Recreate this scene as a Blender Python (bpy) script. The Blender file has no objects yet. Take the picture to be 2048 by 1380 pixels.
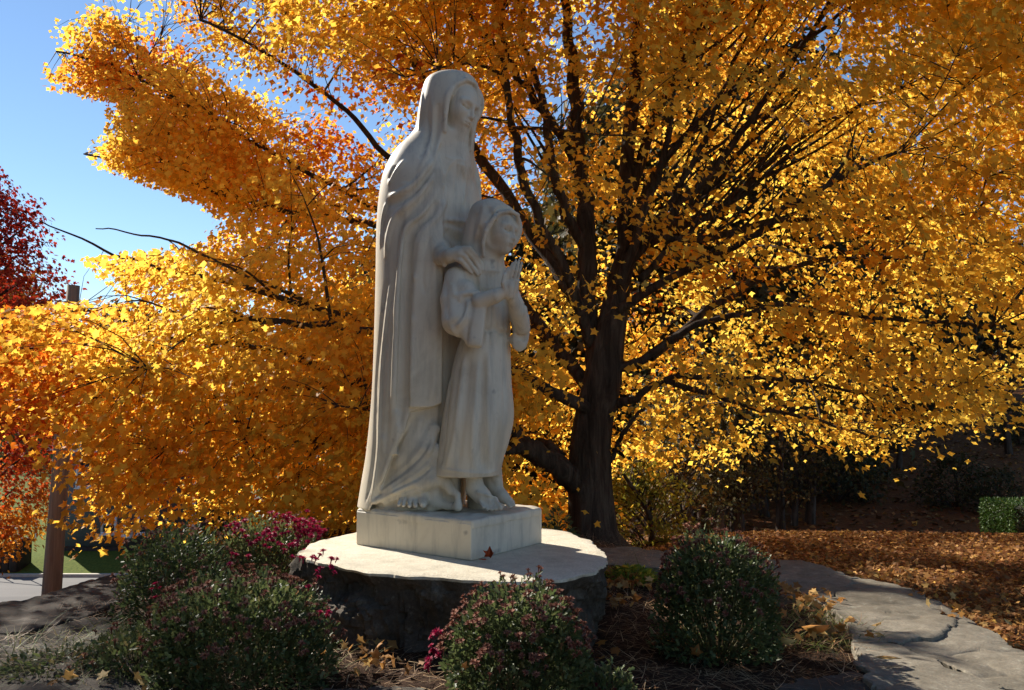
import bpy, math, random
import numpy as np
from mathutils import Vector, Matrix, noise as mnoise

# ------------------------------------------------------------------ camera, sky, sun, exposure
scene = bpy.context.scene
CAMZ = 1.4
FPX = 1671.0                       # focal length in pixels of a 2048 wide frame
TH = math.atan(110.0 / FPX)
cam_d = bpy.data.cameras.new('camera')
cam_d.sensor_width = 36.0
cam_d.lens = FPX / 2048.0 * 36.0
cam_d.clip_start = 0.05
cam_d.clip_end = 3000.0
cam = bpy.data.objects.new('camera', cam_d)
scene.collection.objects.link(cam)
cam.location = (0, 0, CAMZ)
cam.rotation_euler = (math.pi / 2 + TH, 0, 0)
scene.camera = cam

SUN_EL = math.radians(33.0)
SUN_H = (-0.72, 0.694)             # horizontal direction towards the sun
SUN_DIR = np.array([SUN_H[0] * math.cos(SUN_EL), SUN_H[1] * math.cos(SUN_EL), math.sin(SUN_EL)])
world = bpy.data.worlds.new('World')
scene.world = world
world.use_nodes = True
wn = world.node_tree
bgn = wn.nodes['Background']
sky = wn.nodes.new('ShaderNodeTexSky')
sky.sky_type = 'NISHITA'
sky.sun_disc = False
sky.sun_elevation = SUN_EL
sky.sun_rotation = math.atan2(SUN_H[0], SUN_H[1])
sky.air_density = 1.0
sky.dust_density = 0.0
sky.ozone_density = 3.6
bgn.inputs['Strength'].default_value = 0.08
wn.links.new(sky.outputs[0], bgn.inputs['Color'])
sun_d = bpy.data.lights.new('sun', 'SUN')
sun_d.energy = 5.0
sun_d.angle = math.radians(0.5)
sun_d.color = (1.0, 0.93, 0.82)
sun = bpy.data.objects.new('sun', sun_d)
scene.collection.objects.link(sun)
sun.rotation_euler = Vector(SUN_DIR).to_track_quat('Z', 'Y').to_euler()
scene.view_settings.view_transform = 'Standard'
scene.view_settings.look = 'None'
scene.view_settings.exposure = 0.85
scene.view_settings.gamma = 1.0
scene.view_settings.use_curve_mapping = False
scene.cycles.max_bounces = 8
scene.cycles.transparent_max_bounces = 8
scene.cycles.sample_clamp_indirect = 6.0

C = scene.collection
rng = np.random.default_rng(7)
random.seed(7)

# ------------------------------------------------------------------ helpers
FW = np.array([0, math.cos(TH), math.sin(TH)])
UPV = np.array([0, -math.sin(TH), math.cos(TH)])
RT = np.array([1.0, 0, 0])

def ray(px, py):
    px = np.asarray(px, float); py = np.asarray(py, float)
    return FW + ((px - 1024) / FPX)[..., None] * RT + ((690 - py) / FPX)[..., None] * UPV

def W(px, py, Y):
    """point of the place at depth Y that is seen at (px, py) of the photograph"""
    d = ray(px, py)
    Y = np.asarray(Y, float)
    return np.array([0, 0, CAMZ]) + d * (Y / d[..., 1])[..., None]

def G(px, py, z):
    d = ray(px, py)
    t = (z - CAMZ) / d[..., 2]
    return np.array([0, 0, CAMZ]) + d * t[..., None]

def pix(P):
    P = np.asarray(P, float) - np.array([0, 0, CAMZ])
    f = P @ FW
    return 1024 + FPX * P[..., 0] / f, 690 - FPX * (P @ UPV) / f

def catmull(pts, n):
    pts = np.asarray(pts, float)
    if len(pts) < 3:
        t = np.linspace(0, 1, n)[:, None]
        return pts[0] * (1 - t) + pts[-1] * t
    p = np.vstack([2 * pts[0] - pts[1], pts, 2 * pts[-1] - pts[-2]])
    m = len(pts) - 1
    u = np.linspace(0, m - 1e-6, n)
    i = u.astype(int); t = (u - i)[:, None]
    a, b, c, d = p[i], p[i + 1], p[i + 2], p[i + 3]
    return .5 * ((2 * b) + (c - a) * t + (2 * a - 5 * b + 4 * c - d) * t ** 2 + (3 * b - a - 3 * c + d) * t ** 3)

def mesh_np(name, V, F, mat=None, parent=None, smooth=False, col=None, colname='tint'):
    """V (n,3); F (m,k) faces of k corners, or a list of such arrays; col (n,) or (n,3) per-vertex attribute"""
    me = bpy.data.meshes.new(name)
    Fs = F if isinstance(F, list) else [F]
    Fs = [np.asarray(f, np.int32) for f in Fs if len(f)]
    me.vertices.add(len(V)); me.vertices.foreach_set('co', np.asarray(V, np.float32).ravel())
    nl = sum(f.size for f in Fs); nf = sum(len(f) for f in Fs)
    me.loops.add(nl); me.polygons.add(nf)
    me.loops.foreach_set('vertex_index', np.concatenate([f.ravel() for f in Fs]))
    tot = np.concatenate([np.full(len(f), f.shape[1], np.int32) for f in Fs])
    start = np.concatenate([[0], np.cumsum(tot)[:-1]]).astype(np.int32)
    me.polygons.foreach_set('loop_start', start)
    if smooth: me.polygons.foreach_set('use_smooth', np.ones(nf, bool))
    me.update(calc_edges=True)
    if col is not None:
        col = np.asarray(col, np.float32)
        if col.ndim == 1: col = np.stack([col] * 3, 1)
        at = me.attributes.new(colname, 'FLOAT_VECTOR', 'POINT')
        at.data.foreach_set('vector', col.ravel())
    if mat: me.materials.append(mat)
    o = bpy.data.objects.new(name, me)
    C.objects.link(o)
    if parent: o.parent = parent
    return o

def tag(o, label=None, cat=None, group=None, kind=None):
    if label: o['label'] = label
    if cat: o['category'] = cat
    if group: o['group'] = group
    if kind: o['kind'] = kind
    return o

def empty(name, loc, label, cat, group=None):
    o = bpy.data.objects.new(name, None)
    C.objects.link(o)
    o.location = [float(v) for v in loc]
    o.empty_display_size = .2
    return tag(o, label, cat, group)

def keep(o, parent):
    """parent without moving: geometry is written in world coordinates"""
    o.parent = parent
    o.location = -parent.location
    return o

class NT:
    def __init__(s, name):
        s.m = bpy.data.materials.new(name); s.m.use_nodes = True
        s.t = s.m.node_tree; s.b = s.t.nodes['Principled BSDF']; s.out = s.t.nodes['Material Output']
        s._co = None
    def n(s, typ, **kw):
        nd = s.t.nodes.new('ShaderNode' + typ)
        for k, v in kw.items(): setattr(nd, k, v)
        return nd
    def l(s, a, b): s.t.links.new(a, b)
    def co(s):
        if s._co is None: s._co = s.n('TexCoord').outputs['Object']
        return s._co
    def noise(s, scale, detail=6, rough=.6, dist=0, co=None, vec=(1, 1, 1)):
        nd = s.n('TexNoise'); nd.inputs['Scale'].default_value = scale
        nd.inputs['Detail'].default_value = detail; nd.inputs['Roughness'].default_value = rough
        nd.inputs['Distortion'].default_value = dist
        c = co or s.co()
        if vec != (1, 1, 1):
            mp = s.n('Mapping'); mp.inputs['Scale'].default_value = vec; s.l(c, mp.inputs[0]); c = mp.outputs[0]
        s.l(c, nd.inputs['Vector'])
        return nd.outputs['Fac']
    def vor(s, scale, feature='F1', out='Distance'):
        nd = s.n('TexVoronoi'); nd.feature = feature; nd.inputs['Scale'].default_value = scale
        s.l(s.co(), nd.inputs['Vector']); return nd.outputs[out]
    def ramp(s, fac, stops, interp='LINEAR'):
        nd = s.n('ValToRGB'); cr = nd.color_ramp; cr.interpolation = interp
        while len(cr.elements) < len(stops): cr.elements.new(.5)
        for e, (p, c) in zip(cr.elements, stops):
            e.position = p; e.color = (*c, 1) if len(c) == 3 else c
        s.l(fac, nd.inputs[0]); return nd.outputs[0]
    def mix(s, fac, a, b, mode='MIX'):
        nd = s.n('Mix'); nd.data_type = 'RGBA'; nd.blend_type = mode
        for sock, v in ((nd.inputs[0], fac), (nd.inputs[6], a), (nd.inputs[7], b)):
            if hasattr(v, 'is_linked') or hasattr(v, 'links'): s.l(v, sock)
            elif isinstance(v, (int, float)): sock.default_value = v
            else: sock.default_value = (*v, 1)
        return nd.outputs[2]
    def math(s, op, a, b=0.0):
        nd = s.n('Math'); nd.operation = op
        for sock, v in ((nd.inputs[0], a), (nd.inputs[1], b)):
            if isinstance(v, (int, float)): sock.default_value = v
            else: s.l(v, sock)
        return nd.outputs[0]
    def bump(s, h, strength=.3, dist=.02):
        nd = s.n('Bump'); nd.inputs['Strength'].default_value = strength; nd.inputs['Distance'].default_value = dist
        s.l(h, nd.inputs['Height']); s.l(nd.outputs[0], s.b.inputs['Normal']); return nd
    def attr(s, name='tint'):
        nd = s.n('Attribute'); nd.attribute_name = name; return nd.outputs['Vector']
    def fin(s, col=None, rough=None, spec=None):
        if col is not None:
            if isinstance(col, tuple): s.b.inputs['Base Color'].default_value = (*col, 1)
            else: s.l(col, s.b.inputs['Base Color'])
        if rough is not None:
            if isinstance(rough, (int, float)): s.b.inputs['Roughness'].default_value = rough
            else: s.l(rough, s.b.inputs['Roughness'])
        if spec is not None: s.b.inputs['Specular IOR Level'].default_value = spec
        return s.m

def leaf_mat(name, tints, trans=.5, rough=.6, spec=.25):
    """tint.x picks the colour along the ramp, tint.y is a small value change leaf by leaf"""
    m = NT(name)
    sp = m.n('SeparateXYZ'); m.l(m.attr(), sp.inputs[0])
    col = m.ramp(sp.outputs[0], tints)
    hsv = m.n('HueSaturation'); m.l(col, hsv.inputs['Color'])
    m.l(m.math('ADD', m.math('MULTIPLY', sp.outputs[1], .5), .75), hsv.inputs['Value'])
    m.fin(hsv.outputs[0], rough, spec)
    tr = m.n('BsdfTranslucent'); m.l(hsv.outputs[0], tr.inputs['Color'])
    mx = m.n('MixShader'); mx.inputs[0].default_value = trans
    m.l(m.b.outputs[0], mx.inputs[1]); m.l(tr.outputs[0], mx.inputs[2]); m.l(mx.outputs[0], m.out.inputs[0])
    return m.m
# ------------------------------------------------------------------ terrain
def sstep(a, b, x):
    t = np.clip((x - a) / (b - a), 0, 1); return t * t * (3 - 2 * t)

def terrain(x, y):
    x = np.asarray(x, float); y = np.asarray(y, float)
    right = .01 - .055 * sstep(5.5, 8.2, y) - .165 * np.clip(y - 9.0, 0, 9.5)
    hill = .105 * np.maximum(y - 17, 0) * sstep(-2, 14, x - .05 * y) + .02 * np.maximum(y - 17, 0) * 0
    hill = np.minimum(hill, 6.0)
    right = right + hill
    d = np.maximum(y - 5.6, 0)
    left = -.255 * d
    left = np.maximum(left, -6.45) + .0 * d
    left = np.where(y > 37.8, -6.45 + .32 * sstep(37.9, 40.4, y) * 1.2 + .0 * y, left)
    left = np.where(y > 40, left + .10 * np.clip(y - 52, 0, 60) * 1.0, left)
    w = sstep(2.6, -2.4, x + .35 * np.clip(7.5 - y, -1, 3) - .10 * np.maximum(y - 14, 0))
    z = right * (1 - w) + left * w
    z = z + .02 * np.sin(x * 1.3 + .7) * np.sin(y * 1.1) * (np.abs(y - 35.4) > 3.2)
    # far hills close the horizon
    z = z + .16 * np.maximum(np.hypot(x, y) - 90, 0) ** .9 * .6
    return z

def axis_pts(c, lo, hi, fine, grow):
    a = [0.0]; st = fine
    while a[-1] < hi - c:
        a.append(a[-1] + st); st *= grow
    b = [0.0]; st = fine
    while b[-1] < c - lo:
        b.append(b[-1] + st); st *= grow
    return np.array([c - v for v in b[:0:-1]] + [c + v for v in a])
gx = axis_pts(0, -700, 700, .2, 1.036)
gy = axis_pts(6.5, -40, 900, .16, 1.03)
X, Yg = np.meshgrid(gx, gy, indexing='ij')
Z = terrain(X, Yg)
Vt = np.stack([X, Yg, Z], -1).reshape(-1, 3)
ny = len(gy)
ii, jj = np.meshgrid(np.arange(len(gx) - 1), np.arange(ny - 1), indexing='ij')
a = (ii * ny + jj).ravel()
Qt = np.stack([a, a + ny, a + ny + 1, a + 1], 1)

gm = NT('leaf_littered_lawn')
sep = gm.n('SeparateXYZ'); gm.l(gm.co(), sep.inputs[0])
nA = gm.noise(.35, 5, .6); nB = gm.noise(9, 8, .7); nC = gm.noise(45, 5, .7)
grass = gm.ramp(nB, [(.3, (.055, .085, .012)), (.6, (.14, .17, .028)), (.8, (.20, .19, .05))])
litter = gm.ramp(gm.mix(.5, nB, nC), [(.32, (.045, .018, .008)), (.48, (.13, .048, .016)), (.6, (.22, .09, .025)), (.72, (.30, .15, .04))])
# grass shows on the far slope to the left, litter lies under the maple
far = gm.math('MULTIPLY', gm.math('SUBTRACT', sep.outputs[1], 20.0), .2)
lft = gm.math('MULTIPLY', gm.math('SUBTRACT', -6.0, sep.outputs[0]), .2)
msk = gm.n('Clamp'); gm.l(gm.math('MINIMUM', far, lft), msk.inputs[0])
msk2 = gm.ramp(gm.math('ADD', msk.outputs[0], gm.math('MULTIPLY', gm.math('SUBTRACT', nA, .5), .8)), [(.3, (0, 0, 0)), (.6, (1, 1, 1))])
gm.bump(gm.mix(.5, nB, nC), .6, .03)
GROUND = gm.fin(gm.mix(msk2, litter, grass), .95, .1)
tag(mesh_np('ground', Vt, Qt, GROUND, smooth=True), kind='structure')

# road beyond the slope
def strip(name, x0, x1, y0, y1, zoff, mat, nx=160, nyy=8):
    xs = np.linspace(x0, x1, nx); ys = np.linspace(y0, y1, nyy)
    Xs, Ys = np.meshgrid(xs, ys, indexing='ij')
    V = np.stack([Xs, Ys, terrain(Xs, Ys) + zoff], -1).reshape(-1, 3)
    i, j = np.meshgrid(np.arange(nx - 1), np.arange(nyy - 1), indexing='ij'); a = (i * nyy + j).ravel()
    return mesh_np(name, V, np.stack([a, a + nyy, a + nyy + 1, a + 1], 1), mat, smooth=True)
rm = NT('sun_bleached_asphalt')
r1 = rm.noise(.5, 6, .6, vec=(.25, 1.4, 1)); r2 = rm.noise(30, 4, .7)
ROAD = rm.fin(rm.ramp(rm.mix(.35, r1, r2), [(.3, (.10, .095, .095)), (.6, (.19, .18, .17))]), .85, .2)
tag(strip('road', -70, -5, 31.6, 37.6, .02, ROAD), kind='structure')
cm = NT('pale_kerb_stone'); KERB = cm.fin(cm.ramp(cm.noise(8), [(.3, (.42, .38, .30)), (.7, (.58, .52, .42))]), .8)
xs = np.linspace(-70, -5, 120); zk = terrain(xs, np.full(120, 37.7))
Vk = np.concatenate([np.stack([xs, np.full(120, yy), zk + h], 1) for yy, h in ((37.6, 0), (37.6, .14), (37.85, .14), (37.85, -.05))])
i = np.arange(119); Fk = np.concatenate([np.stack([i + k * 120, i + 1 + k * 120, i + 1 + (k + 1) * 120, i + (k + 1) * 120], 1) for k in range(3)])
tag(mesh_np('kerb', Vk, Fk, KERB), kind='structure')

# ------------------------------------------------------------------ stones
def rock_mat(name, cols, bumpd=.012, lich=.0, sc=1.0):
    m = NT(name)
    a = m.noise(1.8 * sc, 8, .65, .4); b = m.noise(16 * sc, 7, .7, .3); c = m.noise(90, 4, .7)
    lay = m.noise(3.5 * sc, 6, .7, .6, vec=(.6, 1.0, 6.0))
    col = m.ramp(m.mix(.45, a, b), [(.30, cols[0]), (.48, cols[1]), (.66, cols[2])])
    col = m.mix(m.ramp(c, [(.42, (.0, .0, .0)), (.62, (.35, .35, .35))]), col, tuple(v * .45 for v in cols[1]))
    col = m.mix(m.ramp(b, [(.60, (0, 0, 0)), (.70, (lich, lich, lich))]), col, (.33, .34, .27))
    m.bump(m.mix(.4, m.mix(.5, b, c), lay), .7, bumpd)
    return m.fin(col, .88, .2)
GRANITE_SIDE = rock_mat('shade_darkened_granite', ((.04, .031, .024), (.095, .077, .058), (.20, .17, .13)), .025, .3, 1.6)  # side faces of the round stone, shade painted into a darker colour
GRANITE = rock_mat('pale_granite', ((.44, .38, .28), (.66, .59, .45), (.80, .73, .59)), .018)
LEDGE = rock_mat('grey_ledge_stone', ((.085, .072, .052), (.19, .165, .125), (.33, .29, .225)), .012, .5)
LEDGE_D = rock_mat('shade_darkened_ledge_stone', ((.030, .024, .019), (.065, .053, .043), (.12, .10, .08)), .015, .4)  # darker copy of the ledge stone, shade put into its colour

def fbm(x, y, z, o=4):
    return mnoise.fractal(Vector((x, y, z)), 1.0, 2.1, o)

def rough_slab(name, poly, z_top, z_bot, mat, seed, rag=.03, bumpz=.02, rings=14, n=220, sides=7, undercut=.02, fracture=.02, tilt=(0, 0)):
    """irregular slab: outline poly (world xy), broken edges, uneven top"""
    P = np.array(poly, float)[:, :2]
    P = np.vstack([P, P[:1]])
    # resample the outline
    seg = np.linalg.norm(np.diff(P, axis=0), axis=1); s = np.concatenate([[0], np.cumsum(seg)])
    u = np.linspace(0, s[-1], n, endpoint=False)
    O = np.stack([np.interp(u, s, P[:, 0]), np.interp(u, s, P[:, 1])], 1)
    O = (np.roll(O, 1, 0) + O * 2 + np.roll(O, -1, 0)) / 4
    O = (np.roll(O, 1, 0) + O * 2 + np.roll(O, -1, 0)) / 4
    c = O.mean(0)
    nrm = O - c; nrm /= np.linalg.norm(nrm, axis=1)[:, None]
    rg = np.array([fbm(p[0] * 7 + seed, p[1] * 7, seed, 5) + .5 * round(2.2 * fbm(p[0] * 2.5, p[1] * 2.5 + seed, 1, 2)) * .8 for p in O])
    O = O + nrm * (rg * rag)[:, None]
    V = [];
    def top(x, y): return z_top + (x - c[0]) * tilt[0] + (y - c[1]) * tilt[1] + bumpz * fbm(x * 1.6, y * 1.6, seed, 5) - bumpz * .7 * math.exp(-abs(fbm(x * 1.1 + seed, y * 2.6, 4, 3)) * 10)
    V.append((c[0], c[1], top(*c)))
    for k in range(1, rings + 1):
        f = (k / rings) ** .8
        for i in range(n):
            x, y = c + (O[i] - c) * f
            z = top(x, y)
            if k == rings: z -= .006
            V.append((x, y, z))
    for k in range(1, sides + 1):
        f = k / sides
        for i in range(n):
            w = fracture * min(1, f * 6) * (.9 * fbm(O[i][0] * 4, O[i][1] * 4, f * 1.6 + seed, 6) + .55 * math.floor(3.2 * fbm(O[i][0] * 3.1 + 5, O[i][1] * 3.1, f * 1.9, 3)) / 2 - .5 * abs(fbm(O[i][0] * 13, O[i][1] * 13, f * .5, 4))) - undercut * f + (.004 if k == 1 else 0)
            x, y = O[i] + nrm[i] * w
            zt = V[1 + (rings - 1) * n + i][2]
            V.append((x, y, zt + (z_bot - zt) * f))
    F3 = [(0, 1 + i, 1 + (i + 1) % n) for i in range(n)]
    tot = rings + sides
    i = np.arange(n); F4 = []
    for k in range(tot - 1):
        a = 1 + k * n + i; b = 1 + k * n + (i + 1) % n
        F4.append(np.stack([a, a + n, b + n, b], 1))
    o = mesh_np(name, np.array(V), [np.array(F3), np.concatenate(F4)], mat, smooth=True)
    md = o.modifiers.new('e', 'EDGE_SPLIT'); md.split_angle = math.radians(38)
    return o

def Gp(pts, z): return [tuple(G(px, py, z)[:2]) for px, py in pts]
disc = Gp([(597, 1100), (640, 1078), (700, 1064), (780, 1052), (880, 1046), (980, 1046), (1070, 1052), (1130, 1062), (1180, 1078), (1207, 1098), (1213, 1120), (1190, 1143), (1120, 1158), (1020, 1162),
           (940, 1156), (850, 1150), (760, 1146), (690, 1138), (640, 1124), (606, 1112)], .60)
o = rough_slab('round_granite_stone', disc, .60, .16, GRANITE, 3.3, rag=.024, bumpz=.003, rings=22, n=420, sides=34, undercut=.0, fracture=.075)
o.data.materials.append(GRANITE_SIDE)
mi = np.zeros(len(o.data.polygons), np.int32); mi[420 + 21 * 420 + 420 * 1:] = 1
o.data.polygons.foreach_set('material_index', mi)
tag(o, 'round rough hewn pale granite stone under the statue plinth', 'stone')
SM = [
 ([(1200, 1094), (1255, 1092), (1320, 1098), (1370, 1115), (1330, 1134), (1260, 1132), (1205, 1124)], .27, 'flat grey stone between the round granite stone and the maple trunk'),
 ([(1330, 1100), (1450, 1106), (1530, 1120), (1560, 1150), (1500, 1176), (1400, 1165), (1340, 1135)], .27, 'flat stone mostly hidden behind the right chrysanthemum'),
 ([(1526, 1118), (1600, 1118), (1660, 1134), (1712, 1152), (1690, 1180), (1640, 1204), (1570, 1190), (1510, 1165)], .272, 'sunlit grey ledge stone just right of the right chrysanthemum'),
 ([(1650, 1138), (1740, 1156), (1800, 1168), (1880, 1205), (1925, 1228), (1900, 1262), (1800, 1285), (1715, 1275), (1690, 1240), (1640, 1203), (1690, 1178)], .270, 'long cracked grey ledge stone bordering the leafy lawn'),
 ([(1880, 1212), (1960, 1250), (2048, 1292), (2140, 1330), (2140, 1400), (2000, 1372), (1900, 1330), (1800, 1290), (1890, 1262)], .264, 'grey ledge stone running out of the picture at the lawn edge'),
 ([(1700, 1262), (1800, 1288), (1900, 1332), (2010, 1375), (2120, 1420), (2000, 1460), (1860, 1420), (1760, 1372), (1715, 1320)], .282, 'pale lichened ledge stone at the lower right corner of the bed'),
 ([(1590, 1352), (1700, 1342), (1780, 1366), (1870, 1410), (1800, 1470), (1600, 1470), (1520, 1400)], .27, 'shaded dark flat stone at the bottom beside the pale lichened one'),
 ([(278, 1146), (220, 1150), (150, 1166), (60, 1188), (-90, 1220), (-90, 1262), (60, 1262), (200, 1222), (290, 1172)], .27, 'shaded ledge stone hiding the foot of the utility pole'),
 ([(-90, 1266), (60, 1264), (170, 1234), (230, 1236), (190, 1290), (90, 1330), (-90, 1352)], .255, 'middle shaded ledge stone at the left edge'),
 ([(-90, 1360), (80, 1338), (210, 1300), (330, 1345), (420, 1400), (300, 1470), (-90, 1470)], .26, 'shaded flat stone under the straw at the lower left corner'),
 ([(640, 1374), (720, 1370), (830, 1376), (860, 1410), (760, 1430), (650, 1420)], .27, 'small flat stone at the bottom below the pine straw'),
]
for k, (pl_, zt, lab) in enumerate(SM):
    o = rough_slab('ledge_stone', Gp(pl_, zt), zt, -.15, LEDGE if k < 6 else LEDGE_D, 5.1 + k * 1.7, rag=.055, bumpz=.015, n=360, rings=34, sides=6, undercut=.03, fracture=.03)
    tag(o, lab, 'stone', 'flat ledge stones round the flower bed')

# bed soil
bed_poly = Gp([(-60, 1330), (100, 1250), (230, 1190), (330, 1120), (500, 1075), (700, 1050), (900, 1040), (1100, 1050), (1250, 1110), (1400, 1140), (1560, 1180), (1680, 1240), (1720, 1290), (1760, 1370), (1700, 1480), (800, 1560), (200, 1560), (0, 1450)], .20)
sm_ = NT('dark_mulch'); q1 = sm_.noise(14, 8, .75, .4); q2 = sm_.noise(70, 5, .7)
sm_.bump(sm_.mix(.5, q1, q2), .9, .03)
SOIL = sm_.fin(sm_.ramp(sm_.mix(.5, q1, q2), [(.35, (.018, .010, .007)), (.52, (.055, .030, .018)), (.68, (.13, .075, .04))]), .95, .1)
o = rough_slab('flower_bed_soil', bed_poly, .225, -.1, SOIL, 9.9, rag=.03, bumpz=.045, n=400, rings=60, sides=3)
tag(o, kind='structure')

# ------------------------------------------------------------------ tubes
def tube(path, rad, sides=8, closed_end=True, rough=0.0, seed=0):
    path = np.asarray(path, float); n = len(path)
    rad = np.broadcast_to(np.asarray(rad, float), (n,))
    T = np.gradient(path, axis=0); T /= np.linalg.norm(T, axis=1)[:, None] + 1e-9
    ref = np.array([0, 0, 1.0]) if abs(T[0, 2]) < .8 else np.array([1.0, 0, 0])
    U = np.cross(T, ref); U /= np.linalg.norm(U, axis=1)[:, None] + 1e-9
    Vv = np.cross(T, U)
    a = np.linspace(0, 2 * np.pi, sides, endpoint=False)
    ring = U[:, None] * np.cos(a)[None, :, None] + Vv[:, None] * np.sin(a)[None, :, None]
    r = rad[:, None] * np.ones((1, sides))
    if rough:
        r = r * (1 + rough * np.array([[mnoise.noise(Vector((math.cos(q) * 1.6 + seed, math.sin(q) * 1.6, path[i, 2] * .9))) + .5 * mnoise.noise(Vector((math.cos(q) * 5, math.sin(q) * 5 + seed, path[i, 2] * .7))) for q in a] for i in range(n)]))
    V = (path[:, None] + ring * r[..., None]).reshape(-1, 3)
    i, j = np.meshgrid(np.arange(n - 1), np.arange(sides), indexing='ij')
    A = (i * sides + j).ravel(); B = (i * sides + (j + 1) % sides).ravel()
    F = np.stack([A, B, B + sides, A + sides], 1)
    return V, F

class Acc:
    def __init__(s): s.V = []; s.F = {}; s.n = 0; s.c = []
    def add(s, V, F, c=None):
        V = np.asarray(V, float)
        if isinstance(F, list) and not isinstance(F[0], np.ndarray): F = np.array(F)
        for f in (F if isinstance(F, list) else [F]):
            f = np.asarray(f); s.F.setdefault(f.shape[1], []).append(f + s.n)
        s.V.append(V); s.n += len(V)
        if c is not None: s.c.append(np.broadcast_to(np.asarray(c, float), (len(V), 3)))
    def box(s, lo, hi, R=None, o=None, c=None):
        lo = np.array(lo, float); hi = np.array(hi, float)
        V = np.array([[(lo, hi)[i][0], (lo, hi)[j][1], (lo, hi)[k][2]] for i in (0, 1) for j in (0, 1) for k in (0, 1)])
        if R is not None: V = V @ np.asarray(R).T
        if o is not None: V = V + np.asarray(o)
        s.add(V, np.array([[0, 1, 3, 2], [4, 6, 7, 5], [0, 4, 5, 1], [2, 3, 7, 6], [0, 2, 6, 4], [1, 5, 7, 3]]), c)
    def build(s, name, mat, parent=None, smooth=False):
        return mesh_np(name, np.concatenate(s.V), [np.concatenate(v) for v in s.F.values()], mat, parent, smooth, np.concatenate(s.c) if s.c else None)

bk = NT('maple_bark')
b1 = bk.noise(9, 8, .7, .8, vec=(1.6, 1.6, .22)); b2 = bk.noise(60, 5, .7)
bk.bump(bk.mix(.3, b1, b2), .9, .035)
BARK = bk.fin(bk.ramp(b1, [(.32, (.022, .015, .011)), (.5, (.060, .042, .030)), (.7, (.12, .09, .068))]), .92, .15)

# ------------------------------------------------------------------ leaves
LEAF10 = np.array([(0, 0, 0), (.34, -.10, -.05), (.30, .13, .0), (.57, .40, -.10), (.24, .44, .02), (0, .90, -.12), (-.24, .44, .02), (-.57, .40, -.10), (-.30, .13, 0), (-.34, -.10, -.05)], float)
LEAF10[:, 1] -= .35
LF_A = np.array([0, 1, 2, 3, 4, 5]); LF_B = np.array([0, 5, 6, 7, 8, 9])
LEAF3 = np.array([(0, -.35, 0), (.48, .05, -.06), (.21, .20, .02), (0, .53, -.10), (-.21, .20, .02), (-.48, .05, -.06)], float)
LEAF6 = np.array([(0, -.5, 0), (.22, -.12, .05), (.16, .28, .03), (0, .55, -.05), (-.16, .28, .03), (-.22, -.12, .05)], float)
def rand_rot(tip, nrm):
    tip = tip / (np.linalg.norm(tip, axis=1)[:, None] + 1e-9)
    x = np.cross(tip, nrm); x /= np.linalg.norm(x, axis=1)[:, None] + 1e-9
    z = np.cross(x, tip)
    return np.stack([x, tip, z], 1)     # rows: local x, y, z in world
def leaves_mesh(P, S, tip, nrm, tint, shape=LEAF10, curl=None):
    R = rand_rot(tip, nrm)
    n = len(P); k = len(shape)
    L = np.broadcast_to(shape, (n, k, 3)).copy()
    if curl is not None: L[:, :, 2] += curl[:, None] * (L[:, :, 0] ** 2 + L[:, :, 1] ** 2)
    V = P[:, None] + np.einsum('nkj,nji->nki', L, R) * S[:, None, None]
    base = (np.arange(n) * k)[:, None]
    if k == 10: F = [np.concatenate([base + LF_A, base + LF_B])]
    else: F = [np.concatenate([base + np.array([0, 1, 2, 3]), base + np.array([0, 3, 4, 5])])]
    return V.reshape(-1, 3), F, np.repeat(tint, k, axis=0)
# ------------------------------------------------------------------ the marble statue, carved from distance fields
def smin(a, b, k):
    if k <= 0: return np.minimum(a, b)
    h = np.maximum(k - np.abs(a - b), 0) / k
    return np.minimum(a, b) - h * h * k * .25
def smax(a, b, k): return -smin(-a, -b, k)

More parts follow.
